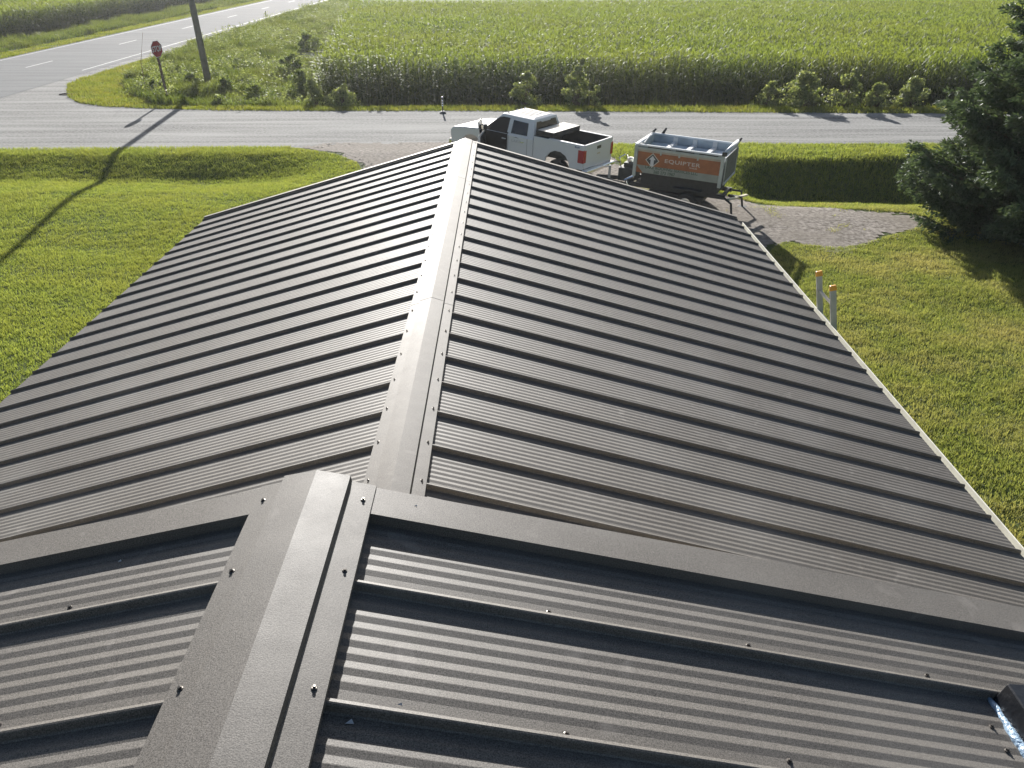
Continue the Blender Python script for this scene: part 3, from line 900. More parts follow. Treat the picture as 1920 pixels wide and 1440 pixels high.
shrub(17.8, 41.1, 1.5, 1.25, 'low sprawling bush at the corn edge touching the larger one to its right', 950, .12, seed=7, group=G1)
shrub(19.35, 41.1, 1.9, 1.5, 'rightmost rounded bush at the corn edge next to the spruce', 1300, .12, seed=8, group=G1, lean=.08)
G2 = 'wild shrubs on the weedy corner'
shrub(-9.6, 43.2, 1.7, 1.8, 'leafy yellow-tinged bush standing in front of the left corn corner', 1300, .11, seed=9, group=G2)
shrub(-8.1, 42.3, 1.8, 1.25, 'low pale bush by the gravel edge under the left corn corner', 1200, .11, seed=10, group=G2)
shrub(-15.1, 46.2, 1.8, 1.1, 'dark bush right of the utility pole base', 1200, .10, M_SHRUBD, seed=11, group=G2)
shrub(-17.3, 47.6, 1.4, .9, 'dark low bush left behind the utility pole base', 800, .10, M_SHRUBD, seed=12, group=G2)
shrub(-12.9, 44.6, 1.9, 1.25, 'grey-green bush midway between utility pole and corn corner', 1300, .10, M_SHRUBD, seed=13, group=G2)
shrub(-11.5, 48.0, 2.2, 1.6, 'tall dark bush behind the weeds beside the corn left edge', 1500, .12, M_SHRUBD, seed=14, group=G2)
shrub(-13.5, 55.0, 2.2, 1.5, 'grey weedy bush beside the corn left edge farther back', 1100, .14, M_SHRUBD, seed=15, group=G2)
shrub(-14.8, 66.0, 2.6, 1.6, 'farthest bush on the weedy strip near the paved road', 1100, .15, M_SHRUBD, seed=16, group=G2)
shrub(-14.2, 42.6, 1.3, .65, 'small dark bush close to the gravel edge below the utility pole', 700, .09, M_SHRUBD, seed=17, group=G2)
shrub(-18.6, 45.6, .9, .85, 'thin yellow-green sapling between the rusty stake and the stop sign', 300, .09, seed=18, group=G2, clumps=7)

# ------------------------------------------------------------------ spruce
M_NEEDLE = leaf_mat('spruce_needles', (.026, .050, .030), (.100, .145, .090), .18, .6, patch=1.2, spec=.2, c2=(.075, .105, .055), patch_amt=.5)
def spruce(x, y, H, Rb, label, seed=5):
    r = np.random.default_rng(seed)
    root = tag(empty('spruce_tree', (x, y, float(hgt(x, y)))), label, 'tree')
    tr = MB(); tr.tube([(0, 0, -.1), (.02, 0, H * .5), (0, 0, H)], [.22, .12, .02], 10)
    tr.build('trunk', M_BARK, root)
    br = MB()
    P, D, S = [], [], []      # twig origin, direction, size
    z = .45
    while z < H * .97:
        f = z / H
        nb = int(12 - 5 * f)
        a0 = r.uniform(0, 6.28)
        for k in range(nb):
            a = a0 + 6.283 * k / nb + r.normal(0, .16)
            L = Rb * (1 - f) ** .72 * r.uniform(.72, 1.12) * (1 if z > 1 else .85)
            n = max(5, int(L / .10))
            pts = []
            rise = r.uniform(-.10, .12)
            zz = z + r.normal(0, .08)
            ca, sa = math.cos(a), math.sin(a)
            for i in range(n + 1):
                t = i / n
                q = (ca * L * t, sa * L * t, zz + L * (rise * t - .34 * t * (1 - t) * 1.3 + .16 * max(0, t - .6)) )
                pts.append(q)
            br.tube(pts[::3] + [pts[-1]], [.03 * (1 - j / (len(pts[::3]) + 1)) + .004 for j in range(len(pts[::3]) + 1)], 4, cap=False)
            for i in range(max(1, int(n * .22)), n + 1):
                t = i / n
                tl = L * .30 * (1 - abs(t - .45) * .9) * r.uniform(.6, 1.1)
                for sgn in (-1, 1):
                    ang = a + sgn * r.uniform(.55, 1.1)
                    m_ = max(2, int(tl / .085))
                    for j in range(m_):
                        u = (j + r.uniform(0, 1)) / m_
                        o = (pts[i][0] + math.cos(ang) * tl * u, pts[i][1] + math.sin(ang) * tl * u, pts[i][2] - .10 * u * u * tl + r.normal(0, .015) - .03)
                        P.append(o); D.append((math.cos(ang + sgn * r.uniform(-.9, .4)), math.sin(ang + sgn * r.uniform(-.9, .4)), r.normal(-.05, .30))); S.append(r.uniform(.75, 1.3))
                P.append(pts[i]); D.append((ca, sa, r.normal(.05, .2))); S.append(1.1)
        z += .205 + .09 * r.random() + .05 * f
    P, D, S = np.array(P), np.array(D), np.array(S)
    D /= np.linalg.norm(D, axis=1)[:, None]
    n = len(P)
    Vs, Fs, Ts = [], [], []; off = 0
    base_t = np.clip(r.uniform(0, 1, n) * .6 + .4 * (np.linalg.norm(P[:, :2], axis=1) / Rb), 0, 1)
    for q in range(5):     # short needle sprays, each a slim kite around the twig
        d2 = D + r.normal(0, .42, (n, 3)); d2 /= np.linalg.norm(d2, axis=1)[:, None]
        sd = np.cross(d2, r.normal(0, 1, (n, 3))); sd /= np.linalg.norm(sd, axis=1)[:, None]
        l = .15 * S[:, None]; w_ = .022 * S[:, None]
        o = P + r.normal(0, .022, (n, 3))
        V = np.stack([o, o + d2 * l * .45 + sd * w_, o + d2 * l, o + d2 * l * .45 - sd * w_], 1).reshape(-1, 3)
        i = np.arange(n) * 4 + off; Fs.append(np.stack([i, i + 1, i + 2, i + 3], 1)); Ts.append(base_t); Vs.append(V); off += len(V)
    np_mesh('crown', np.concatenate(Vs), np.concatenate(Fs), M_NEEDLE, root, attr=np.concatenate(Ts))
    br.build('branches', M_BARK, root)
    return root
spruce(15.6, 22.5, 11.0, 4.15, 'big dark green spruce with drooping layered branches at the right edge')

# ------------------------------------------------------------------ pole, stop sign, markers
M_POLE = mat('weathered_pole', (.23, .21, .185), .85, var=.25, vscale=3, bump=.4, bscale=25)
pole = tag(empty('utility_pole', (-16.55, 48.2, 0)), 'tall weathered wooden utility pole standing in weeds at the road corner', 'pole')
p = MB(); p.tube([(0, 0, -.3), (-.27, 0, 6), (-.52, 0, 12.2)], [.185, .155, .12], 14); p.build('shaft', M_POLE, pole, smooth=True)
M_GALV = mat('galvanised_steel', (.35, .36, .36), .45, metal=.7)
p = MB(); p.box(-1.7, .7, -.19, -.09, 11.3, 11.42); p.build('crossarm', M_POLE, pole, bevel=.01)
for xx in (-1.55, -.9, -.1, .55):
    p = MB(); p.lathe([(.03, 11.42), (.05, 11.47), (.03, 11.52), (.05, 11.56), (.02, 11.6)], (xx, -.14, 0), seg=10)
    p.build('insulator', mat('insulator_brown', (.12, .05, .03), .2), pole)

M_RED = mat('sign_red', (.36, .035, .04), .5, var=.12, vscale=4)
M_WHITE = mat('sign_white', (.62, .62, .62), .5)
M_POST = mat('sign_post_brown', (.14, .09, .065), .8, var=.3, vscale=6, bump=.3)
sign = tag(empty('stop_sign', (-17.2, 43.75, 0), R(22)), 'red octagonal STOP sign on a wooden post beside the gravel road', 'stop sign')
sign.rotation_euler = (R(-1.5), R(-2), R(70))
p = MB(); p.box(-.05, .05, .012, .10, -.2, 2.62); p.build('post', M_POST, sign, bevel=.006)
oc = [(math.cos(R(22.5 + 45 * k)) * .41, 2.44 + math.sin(R(22.5 + 45 * k)) * .41) for k in range(8)]
p = MB(); p.prism(oc, .004, .008, 'y'); plate = p.build('plate_border', M_WHITE, sign)
oc = [(math.cos(R(22.5 + 45 * k)) * .385, 2.44 + math.sin(R(22.5 + 45 * k)) * .385) for k in range(8)]
p = MB(); p.prism(oc, -.001, .0038, 'y'); p.build('plate', M_RED, sign)
def text(body, size, m, parent, loc, rot, name='lettering', sx=1.0, ext=.0015, align='CENTER', shear=0, spacing=1.0):
    c = bpy.data.curves.new(name, 'FONT'); c.body = body; c.size = size; c.extrude = ext; c.align_x = align; c.align_y = 'CENTER'
    c.shear = shear; c.space_character = spacing; c.offset = size * .022
    c.materials.append(m)
    o = bpy.data.objects.new(name, c); link(o); o.parent = parent
    bpy.context.view_layer.update()
    me = bpy.data.meshes.new_from_object(o.evaluated_get(bpy.context.evaluated_depsgraph_get()))
    me.name = name
    bpy.data.objects.remove(o); bpy.data.curves.remove(c)
    if not me.materials: me.materials.append(m)
    o = bpy.data.objects.new(name, me); link(o); o.parent = parent
    o.location = loc; o.rotation_euler = rot; o.scale = (sx, 1, 1)
    return o
text('STOP', .36, M_WHITE, sign, (0, -.0028, 2.44), (R(90), 0, 0), sx=.78)

M_RUST = mat('rusty_steel', (.20, .12, .07), .8, var=.3, vscale=10)
o = MB().tube([(0, 0, -.1), (.03, 0, 1.5), (.42, .05, 2.95)], [.02, .016, .010], 6).build('stake', M_RUST)
o.location = (-19.45, 46.6, 0); tag(o, 'thin rusty leaning rod standing in the grass left of the stop sign', 'stake')

M_BLACK = mat('black_plastic', (.02, .02, .022), .3, spec=.6)
M_CHROME = mat('chrome', (.8, .8, .8), .12, metal=1.0)
mk = tag(empty('marker_post', (-3.0, 39.75, 0)), 'small dark marker post with bright glints at the far edge of the gravel road', 'marker post')
MB().tube([(0, 0, 0), (0, 0, .75)], .035, 8).build('post', M_BLACK, mk)
MB().lathe([(.15, 0), (.16, .06), (.07, .11)], seg=14).build('base', mat('grey_base', (.12, .12, .12), .6), mk)
for zz in (.33, .43, .54, .70):
    MB().lathe([(.045, zz), (.05, zz + .03), (.045, zz + .06)], seg=10).build('reflector', M_CHROME, mk)
dl = MB(); dl.box(-.04, .04, -.02, .02, -.1, .95)
o = dl.build('delineator', M_BLACK); o.location = (-25.7, 96, 0); tag(o, 'tiny black delineator post at the near edge of the paved road', 'delineator')
rk = MB(); rk.tube([(-.35, 0, .03), (-.05, .05, .06), (.3, 0, .04), (.42, .1, .02)], [.03, .05, .04, .02], 6)
o = rk.build('debris', mat('brown_debris', (.17, .13, .11), .8)); o.location = (-23.3, 45.6, .006); tag(o, 'small brown strip of debris lying on the road at the corner of the island', 'debris')

# ------------------------------------------------------------------ ladder against the right eave
M_ALU = mat('aluminium', (.50, .50, .47), .42, metal=.45, var=.1, vscale=8)
M_ORANGE = mat('orange_cap', (.80, .38, .05), .45)
lad = tag(empty('ladder', (4.45, 9.0, -.5)), 'aluminium extension ladder with orange end caps leaning on the right eave', 'ladder')
lad.rotation_euler = (0, 0, 0)
top = Vector((3.70 - 4.45, 0, 3.90)); foot = Vector((0, 0, 0)); d = (top - foot).normalized()
nrm = Vector((d.z, 0, -d.x))
def rail(yy):
    mb = MB()
    for (t0, t1) in ((0, .99),):
        a = foot.lerp(top, t0); b = foot.lerp(top, t1)
        o4 = [nrm * -.035, nrm * .035]
        P = []
        for c in (a, b):
            for (u, v) in ((-.035, -.013), (.035, -.013), (.035, .013), (-.035, .013)):
                P.append(c + nrm * u + Vector((0, yy + v, 0)))
        mb.hexa(P)
    rl = mb.build('rail', M_ALU, lad, bevel=.003)
    mc = MB(); P = []
    for c, k in ((foot.lerp(top, .984), 1.0), (foot.lerp(top, 1.0), .85)):
        for (u, v) in ((-.042, -.020), (.042, -.020), (.042, .020), (-.042, .020)):
            P.append(c + nrm * u * k + Vector((0, yy + v * k, 0)))
    mc.hexa(P); mc.build('end_cap', M_ORANGE, lad, bevel=.008)
rail(.235); rail(-.235)
n_r = 12
for k in range(14):
    c = top + (foot - top).normalized() * (.25 + k * .295)
    if (c - top).length < (foot - top).length - .1:
        MB().tube([c + Vector((0, -.21, 0)), c + Vector((0, .21, 0))], .018, 8).build('rung', M_ALU, lad)

# ------------------------------------------------------------------ pickup truck (local: x forward from the tail, y to its left)
M_PAINT = mat('white_paint', (.62, .64, .66), .28, spec=.5, coat=.6)
M_GLASS = mat('tinted_glass', (.012, .013, .014), .06, spec=.8)
M_BED = mat('black_bed_liner', (.025, .026, .026), .7, bump=.3, bscale=60)
M_LAMP = mat('tail_lamp_red', (.35, .02, .025), .2, spec=.6)
M_TYRE = mat('tyre_rubber', (.025, .025, .025), .85)
M_RIM = mat('alloy_rim', (.45, .45, .46), .3, metal=.8)
truck = tag(empty('pickup_truck', (2.95, 27.67, -.2), 0, .964), 'white pickup truck with folded bed cover and open driver door on the gravel drive', 'pickup truck')
truck.rotation_euler = (0, -R(3.3), R(143.7))
def arch(cx, cz, r_, n=9, z0=.5):
    return [(cx + r_ * math.cos(math.pi * k / n), cz + r_ * math.sin(math.pi * k / n)) for k in range(n + 1)]
prof = [(2.06, .48), (3.95, .48)] + [(x, z) for x, z in arch(4.78, .48, .50)][::-1] + [(5.45, .50), (5.74, .58), (5.76, 1.02), (5.66, 1.14), (5.3, 1.21), (4.35, 1.30), (4.15, 1.30), (2.06, 1.30)]
b = MB(); b.prism(prof, -.97, .97, 'y'); body = b.build('body', M_PAINT, truck, bevel=.05, seg=3)
# bonnet crown
b = MB()
b.hexa([(4.30, -.80, 1.295), (5.40, -.72, 1.195), (5.40, .72, 1.195), (4.30, .80, 1.295), (4.34, -.66, 1.335), (5.30, -.58, 1.245), (5.30, .58, 1.245), (4.34, .66, 1.335)])
b.build('bonnet', M_PAINT, truck, bevel=.02, seg=3)
# greenhouse
hw0, hw1 = .93, .70
P = [(2.08, -hw0, 1.28), (4.28, -hw0, 1.28), (4.28, hw0, 1.28), (2.08, hw0, 1.28), (2.22, -hw1, 1.88), (3.56, -hw1, 1.90), (3.56, hw1, 1.90), (2.22, hw1, 1.88)]
g = MB(); g.hexa(P)
cab = g.build('cab', M_PAINT, truck, bevel=.035, seg=3)
rf = MB(); rf.hexa([(2.26, -.64, 1.882), (3.46, -.64, 1.902), (3.46, .64, 1.902), (2.26, .64, 1.882), (2.36, -.50, 1.915), (3.36, -.52, 1.935), (3.36, .52, 1.935), (2.36, .50, 1.915)])
roofp = rf.build('roof', M_PAINT, truck, bevel=.015)
rb = MB()
for yy in (-.36, -.18, 0, .18, .36):
    rb.hexa([(2.5, yy - .03, 1.917), (3.2, yy - .03, 1.931), (3.2, yy + .03, 1.931), (2.5, yy + .03, 1.917), (2.52, yy - .02, 1.932), (3.18, yy - .02, 1.946), (3.18, yy + .02, 1.946), (2.52, yy + .02, 1.932)])
rb.build('roof_ribs', M_PAINT, roofp)
def face_pt(side, x, z):
    """point on the cab side face at local x and height z"""
    t = (z - 1.28) / .61
    return (x, side * (hw0 + (hw1 - hw0) * t + .006), z)
def pane(name, pts, m, parent, th=.004, nrm=None, bevel=0):
    v = [Vector(p) for p in pts]
    n = (v[1] - v[0]).cross(v[2] - v[0]).normalized()
    if nrm is not None and n.dot(Vector(nrm)) < 0: v = v[::-1]; n = -n
    k = len(v)
    mb = MB(); mb.add([p + n * th for p in v] + [p - n * .01 for p in v], [tuple(range(k)), tuple(range(2 * k - 1, k - 1, -1))] + [(i, k + i, k + (i + 1) % k, (i + 1) % k) for i in range(k)])
    return mb.build(name, m, parent)
for s in (1, -1):
    if s < 0: pane('side_window', [face_pt(s, *q) for q in [(3.20, 1.33), (4.10, 1.33), (4.02, 1.42), (3.60, 1.73), (3.38, 1.78), (3.20, 1.78)]], M_GLASS, truck, nrm=(0, s, .3))
    pane('side_window', [face_pt(s, *q) for q in [(2.36, 1.34), (3.05, 1.33), (3.05, 1.76), (2.42, 1.74)]], M_GLASS, truck, nrm=(0, s, .3))
    # door shut lines
    for xx in (2.30, 3.12, 4.20):
        pane('door_seam', [(xx, s * .971, .55), (xx + .012, s * .971, .55), (xx + .012, s * .971, 1.26), (xx, s * .971, 1.26)], M_BLACK, truck, th=.001, nrm=(0, s, 0))
    for xx in (2.42, 3.22):
        MB().box(xx, xx + .17, s * .972 - .015, s * .972 + .03, 1.10, 1.135).build('door_handle', M_CHROME if xx < 3 else M_PAINT, truck, bevel=.008)
    mr = MB(); mr.hexa([(4.02, s * .98, 1.30), (4.16, s * .98, 1.30), (4.16, s * 1.27, 1.32), (4.02, s * 1.27, 1.32), (4.04, s * .98, 1.50), (4.14, s * .98, 1.50), (4.14, s * 1.25, 1.52), (4.04, s * 1.25, 1.52)])
    mir = mr.build('mirror', M_CHROME, truck, bevel=.03)
# driver door stands open: dark panes paint the cabin's shade in the doorway, the door swung out at its front hinge
M_CABIN_SHADE = mat('cabin_shade', (.018, .016, .015), .8)
pane('doorway', [(3.16, .972, 1.285), (3.16, .972, .60), (4.18, .972, .60), (4.18, .972, 1.285)], M_CABIN_SHADE, truck, th=.006, nrm=(0, 1, 0))
pane('window_opening', [face_pt(1, 3.16, 1.80), face_pt(1, 3.16, 1.25), face_pt(1, 4.18, 1.25), face_pt(1, 4.08, 1.42), face_pt(1, 3.66, 1.76), face_pt(1, 3.5, 1.80)], M_CABIN_SHADE, truck, th=.012, nrm=(0, 1, .3))
pane('door_seal', [face_pt(1, 3.14, 1.335), face_pt(1, 3.20, 1.335), face_pt(1, 3.20, 1.80), face_pt(1, 3.14, 1.80)], M_PAINT, truck, th=.02, nrm=(0, 1, .3))
dr = empty('door', (4.20, .97, 0)); dr.parent = truck; dr.rotation_euler = (0, 0, R(118))
q = MB(); q.box(0.0, 1.02, -.045, .035, .56, 1.27); dskin = q.build('door_skin', M_PAINT, dr, bevel=.02)
q = MB(); q.box(.05, .97, .036, .060, .62, 1.22); q.build('door_trim', M_BED, dr, bevel=.01)
q = MB(); q.tube([(.02, 0, 1.27), (.30, -.05, 1.66), (.45, -.06, 1.72), (.98, -.06, 1.72), (1.0, 0, 1.27)], .022, 6); q.build('window_frame', M_PAINT, dr)
pane('door_glass', [(.06, -.01, 1.28), (.98, -.01, 1.28), (.96, -.055, 1.70), (.45, -.055, 1.70), (.32, -.045, 1.64)], M_GLASS, dr, th=.003)
# rear window and windscreen
def lerp_face(a, b_, c, d_, u, v): 
    A = Vector(a).lerp(Vector(b_), u); B = Vector(d_).lerp(Vector(c), u); return A.lerp(B, v)
RW = [(2.08, hw0, 1.28), (2.08, -hw0, 1.28), (2.22, -hw1, 1.88), (2.22, hw1, 1.88)]
pane('rear_window', [lerp_face(*RW, u, v) for u, v in ((.08, .08), (.92, .08), (.90, .86), (.70, .86), (.68, .80), (.30, .80), (.28, .86), (.10, .86))], M_GLASS, truck, nrm=(-1, 0, .3), th=.012)
WS = [(4.28, -hw0, 1.28), (4.28, hw0, 1.28), (3.56, hw1, 1.90), (3.56, -hw1, 1.90)]
pane('windscreen', [lerp_face(*WS, u, v) for u, v in ((.06, .06), (.94, .06), (.92, .92), (.08, .92))], M_GLASS, truck, nrm=(1, 0, .5), th=.007)
for s in (-.5, -.25, 0, .25, .5):
    MB().lathe([(.035, 1.90), (.03, 1.95), (.01, 1.965)], (3.47, s, 0), seg=8).build('roof_lamp', M_CHROME, truck)
# bed
bp_ = [(0.0, .62), (.44, .60)] + arch(1.02, .56, .52, 7)[::-1] + [(1.60, .50), (2.03, .50), (2.03, 1.42), (0, 1.42)]
for s in (1, -1):
    q = MB(); q.prism(bp_, s * .90 if s < 0 else .90, s * .985 if s < 0 else .985, 'y')
    q.build('bed_side', M_PAINT, truck, bevel=.02)
    q = MB(); q.box(0.02, 1.42, min(s * .86, s * .975), max(s * .86, s * .975), 1.421, 1.437); q.build('bed_rail', M_WHITE, truck, bevel=.005)
    q = MB(); q.box(1.43, 2.03, min(s * .86, s * .975), max(s * .86, s * .975), 1.421, 1.432); q.build('bed_rail', M_BED, truck)
q = MB(); q.box(.05, 2.03, -.897, .897, .80, .86); q.box(1.98, 2.03, -.895, .895, .86, 1.40)
for s in (1, -1): q.box(.06, 1.97, min(s * .862, s * .896), max(s * .862, s * .896), .862, 1.418); q.box(.55, 1.5, min(s * .60, s * .86), max(s * .60, s * .86), .861, 1.08)
q.build('bed_liner', M_BED, truck)
q = MB(); q.box(-.03, .045, -.895, .895, .64, 1.42)
tg = q.build('tailgate', M_PAINT, truck, bevel=.012)
q = MB(); q.box(-.02, .035, -.87, .87, 1.421, 1.437); q.build('tailgate_cap', M_WHITE, tg)
q = MB(); q.box(-.038, -.029, -.13, .13, 1.20, 1.30); q.build('tailgate_handle', M_BLACK, tg)
q = MB(); q.box(-.036, -.029, -.10, .10, 1.02, 1.06); q.build('emblem', mat('emblem_gold', (.45, .40, .30), .4), tg)
for s in (1, -1):
    q = MB(); q.box(-.034, .20, min(s * .80, s * .996), max(s * .80, s * .996), .84, 1.27); q.build('tail_lamp', M_LAMP, truck, bevel=.02)
q = MB(); q.box(-.20, .02, -.96, .96, .50, .63); q.build('rear_bumper', M_CHROME, truck, bevel=.03)
q = MB(); q.box(5.70, 5.86, -.96, .96, .48, .68); q.build('front_bumper', M_CHROME, truck, bevel=.04)
q = MB(); q.box(5.755, 5.78, -.60, .60, .72, 1.02); q.build('grille', M_BLACK, truck)
for s in (1, -1):
    q = MB(); q.box(5.62, 5.775, min(s * .62, s * .95), max(s * .62, s * .95), .80, 1.03); q.build('headlight', mat('lamp_lens', (.7, .72, .74), .1), truck, bevel=.02)
# folded cover and racks in the bed
q = MB()
for i in range(3):
    q.box(1.30, 2.0, -.86, .86, 1.44 + i * .058, 1.49 + i * .058)
q.build('folded_bed_cover', M_BED, truck, bevel=.006)
q = MB(); q.box(1.31, 1.99, -.84, .84, 1.607, 1.613); q.build('cover_top_glare', mat('cover_sun_glare', (.45, .44, .40), .4), truck)  # pale sheet paints sun glare on top of the black cover
M_STEELW = mat('grey_steel', (.35, .38, .40), .4, metal=.5)
for i, (a0, a1) in enumerate(((.25, .65), (.75, 1.15))):
    q = MB(); q.box(a0, a1, -.5, .1, .87, .93); q.box(a0 + .05, a1 - .05, -.45, .05, .93, 1.0)
    o = q.build('bed_crate', M_STEELW, None, bevel=.01)
    o.location = (2.95, 27.67, -.2); o.rotation_euler = (0, -R(3.3), R(143.7)); o.scale = (.964,) * 3
    tag(o, ['grey metal case in the truck bed nearest the tailgate', 'grey metal case in the truck bed farther from the tailgate'][i], 'case')
WZ = {1.02: .385, 4.78: .30}
for cx in (1.02, 4.78):
    for s in (1, -1):
        wh = MB(); wh.lathe([(.20, -.13), (.37, -.125), (.405, -.09), (.405, .09), (.37, .125), (.20, .13)], (cx, s * .84, WZ[cx]), 'y', 28)
        wo = wh.build('wheel', M_TYRE, truck, bevel=0, smooth=False)
        rm = MB(); rm.lathe([(.05, s * .115), (.10, s * .125), (.205, s * .132), (.23, s * .128)], (cx, s * .84, WZ[cx]), 'y', 20); rm.build('rim', M_RIM, wo)
text('4x4', .10, mat('blue_decal', (.05, .10, .25), .4), truck, (.25, .988, 1.345), (R(90), 0, R(180)), 'decal', sx=1.3, ext=.0008)
pane('door_emblem', [(2.90, .972, 1.20), (2.78, .972, 1.25), (2.66, .972, 1.20), (2.78, .972, 1.225)], mat('emblem_dark', (.10, .11, .12), .5), truck, th=.001, nrm=(0, 1, 0))
text('LAKE', .13, mat('lettering_grey', (.42, .44, .47), .5), truck, (2.78, .9725, 1.10), (R(90), 0, R(180)), 'decal', sx=1.3, ext=.0008)

# ------------------------------------------------------------------ dump trailer (local: x forward, y to its left)
M_TW = mat('trailer_frame_white', (.40, .43, .40), .4, var=.12, vscale=6)
M_TWB = mat('trailer_top_rail', (.62, .66, .70), .3, metal=.2)
M_TO = mat('trailer_orange', (.30, .10, .032), .5, var=.2, vscale=5)
M_TC = mat('trailer_cream', (.40, .35, .28), .5, var=.1)
M_TG = mat('trailer_greenish_white', (.25, .27, .235), .5, var=.15, vscale=4)
M_LINING = mat('lining_blue_grey', (.30, .36, .42), .35, metal=.3, var=.2, vscale=3)
M_DK = mat('dark_frame', (.03, .032, .034), .6, var=.3, vscale=8)
M_DGREY = mat('tailgate_mesh_grey', (.12, .13, .125), .6, var=.3, vscale=20)
TL_, TW_, ZB, ZT = 2.68, 1.83, 1.07, 1.89
tra = tag(empty('dump_trailer', (6.58, 24.7, -.36)), 'raised dump trailer with orange stripe and white arrow emblem behind the pickup', 'trailer')
tra.rotation_euler = (0, -R(2.3), R(154.7))
hw = TW_ / 2
def bx(name, m, *a, bevel=.006, parent=None):
    q = MB(); q.box(*a); return q.build(name, m, parent or tra, bevel=bevel)
for s in (1, -1):
    y0, y1 = (hw - .03, hw) if s > 0 else (-hw, -hw + .03)
    yo = s * (hw + .0005)
    sp = bx('side_panel', M_TG, .08, TL_ - .06, y0, y1, ZB, ZT - .12)
    def band(nm, m, z0, z1, x0=.10, x1=TL_ - .10, th=.004):
        a, c = sorted((s * hw, s * (hw + th))); return bx(nm, m, x0, x1, a, c, z0, z1, bevel=0, parent=sp)
    band('orange_band', M_TO, ZB + .225, ZT - .20)
    band('cream_band', M_TC, ZT - .198, ZT - .14)
    # posts and rails
    a, c = sorted((s * (hw - .02), s * (hw + .045)))
    for xx in (0.0, TL_ - .09): bx('corner_post', M_TW, xx, xx + .10, a, c, ZB - .12, ZT - .02)
    a, c = sorted((s * (hw - .01), s * (hw + .03)))
    for xx in (.75, 1.30, 1.86): bx('stake_pocket', M_TW, xx, xx + .05, a, c, ZT - .24, ZT - .13)
    a, c = sorted((s * (hw - .01), s * (hw + .035)))
    bx('upper_rail', M_TW, .10, TL_ - .09, a, c, ZT - .135, ZT - .065)
    for x0_, x1_ in ((.2, .75), (.9, 1.45), (1.6, 2.3)): bx('hinge_bar', M_DK, x0_, x1_, *sorted((s * (hw + .0), s * (hw + .025))), ZT - .062, ZT - .035, bevel=0)
    bx('top_rail', M_TWB, 0, TL_, *sorted((s * (hw - .06), s * (hw + .03))), ZT - .033, ZT + .015, bevel=.012)
    # inner wall ribs
    for xx in (.62, 1.24, 1.86): bx('inner_rib', M_WHITE, xx, xx + .13, *sorted((s * (hw - .09), s * (hw - .031))), ZB + .04, ZT - .035)
    bx('inner_lining', M_LINING, .05, TL_ - .05, *sorted((s * (hw - .036), s * (hw - .0305))), ZB + .03, ZT - .034, bevel=0)
bx('box_floor', mat('silver_sheet', (.68, .71, .74), .3, metal=.15, var=.15, vscale=4), .05, TL_ - .06, -hw + .09, hw - .09, ZT - .30, ZT - .26)
bx('box_underside', M_DK, .02, TL_ - .02, -hw + .031, hw - .031, ZB - .03, ZB + .0)
for xx in (.62, 1.24, 1.86): bx('load_brace', M_WHITE, xx, xx + .13, -hw + .10, hw - .10, ZT - .259, ZT - .18)
bx('front_panel', M_TW, TL_ - .05, TL_, -hw + .03, hw - .03, ZB, ZT - .03)
bx('front_top_rail', M_TWB, TL_ - .07, TL_ + .03, -hw + .03, hw - .03, ZT - .028, ZT + .02)
tgt = bx('tailgate', M_DGREY, -.03, .0, -hw + .05, hw - .05, ZB - .02, ZT - .08)
for a in ((-hw + .05, -hw + .11), (hw - .11, hw - .05)): bx('tailgate_frame', M_TW, -.05, -.031, a[0], a[1], ZB - .05, ZT - .10, parent=tgt)
bx('tailgate_frame', M_TWB, -.055, -.031, -hw + .111, hw - .111, ZB - .06, ZB + .0, parent=tgt)
q = MB(); q.tube([(.02, -hw - .02, ZT + .055), (.02, hw + .03, ZT + .055)], .062, 12); q.build('tarp_roller', M_WHITE, tra, smooth=True)
bx('roller_end', M_DK, -.05, .09, hw + .031, hw + .06, ZT - .02, ZT + .10, bevel=.01)
for xx, ll in ((-.02, .16), (TL_ - .35, .18), (TL_ - .02, .12)):
    q = MB(); q.hexa([(xx, -hw - .03, ZT), (xx + .10, -hw - .03, ZT), (xx + .10, -hw, ZT), (xx, -hw, ZT), (xx - .08, -hw - .03, ZT + ll), (xx - .03, -hw - .03, ZT + ll + .02), (xx - .03, -hw, ZT + ll + .02), (xx - .08, -hw, ZT + ll)])
    q.build('tarp_arm', M_DK, tra)
q = MB(); q.tube([(TL_ - .1, hw, ZT + .03), (TL_ - .25, hw - .02, ZT + .06), (TL_ - .05, -hw + .4, ZT + .07), (TL_ - .02, -hw + .1, ZT + .03)], .018, 6); q.build('tarp_bow', M_WHITE, tra)
# emblem and writing on the camera side
yo = hw + .0045
cxl = 2.12
dm = lambda r_: [(cxl + r_, ZB + .40), (cxl, ZB + .40 + r_), (cxl - r_, ZB + .40), (cxl, ZB + .40 - r_)]
M_BLK = mat('emblem_black', (.035, .04, .045), .4)
em = MB().prism(dm(.215), yo, yo + .004, 'y').build('emblem', mat('emblem_border', (.6, .55, .48), .4), tra)
MB().prism(dm(.185), yo + .0045, yo + .008, 'y').build('emblem_field', M_BLK, em)
ar = [(-.05, -.17), (.05, -.17), (.05, .02), (.10, .02), (0, .14), (-.10, .02), (-.05, .02)]
MB().prism([(cxl + a, ZB + .40 + c) for a, c in ar], yo + .0085, yo + .011, 'y').build('arrow', M_WHITE, em)
text('EQUIPTER', .15, mat('lettering_cream', (.52, .44, .38), .5), tra, (1.22, yo + .0005, ZB + .43), (R(90), 0, R(180)), 'lettering', sx=1.45, spacing=1.12)
text('TRAILER', .05, MATS['lettering_cream'], tra, (.88, yo + .0005, ZB + .33), (R(90), 0, R(180)), 'lettering', sx=1.3)
MG = mat('lettering_dark_green', (.05, .09, .065), .5)
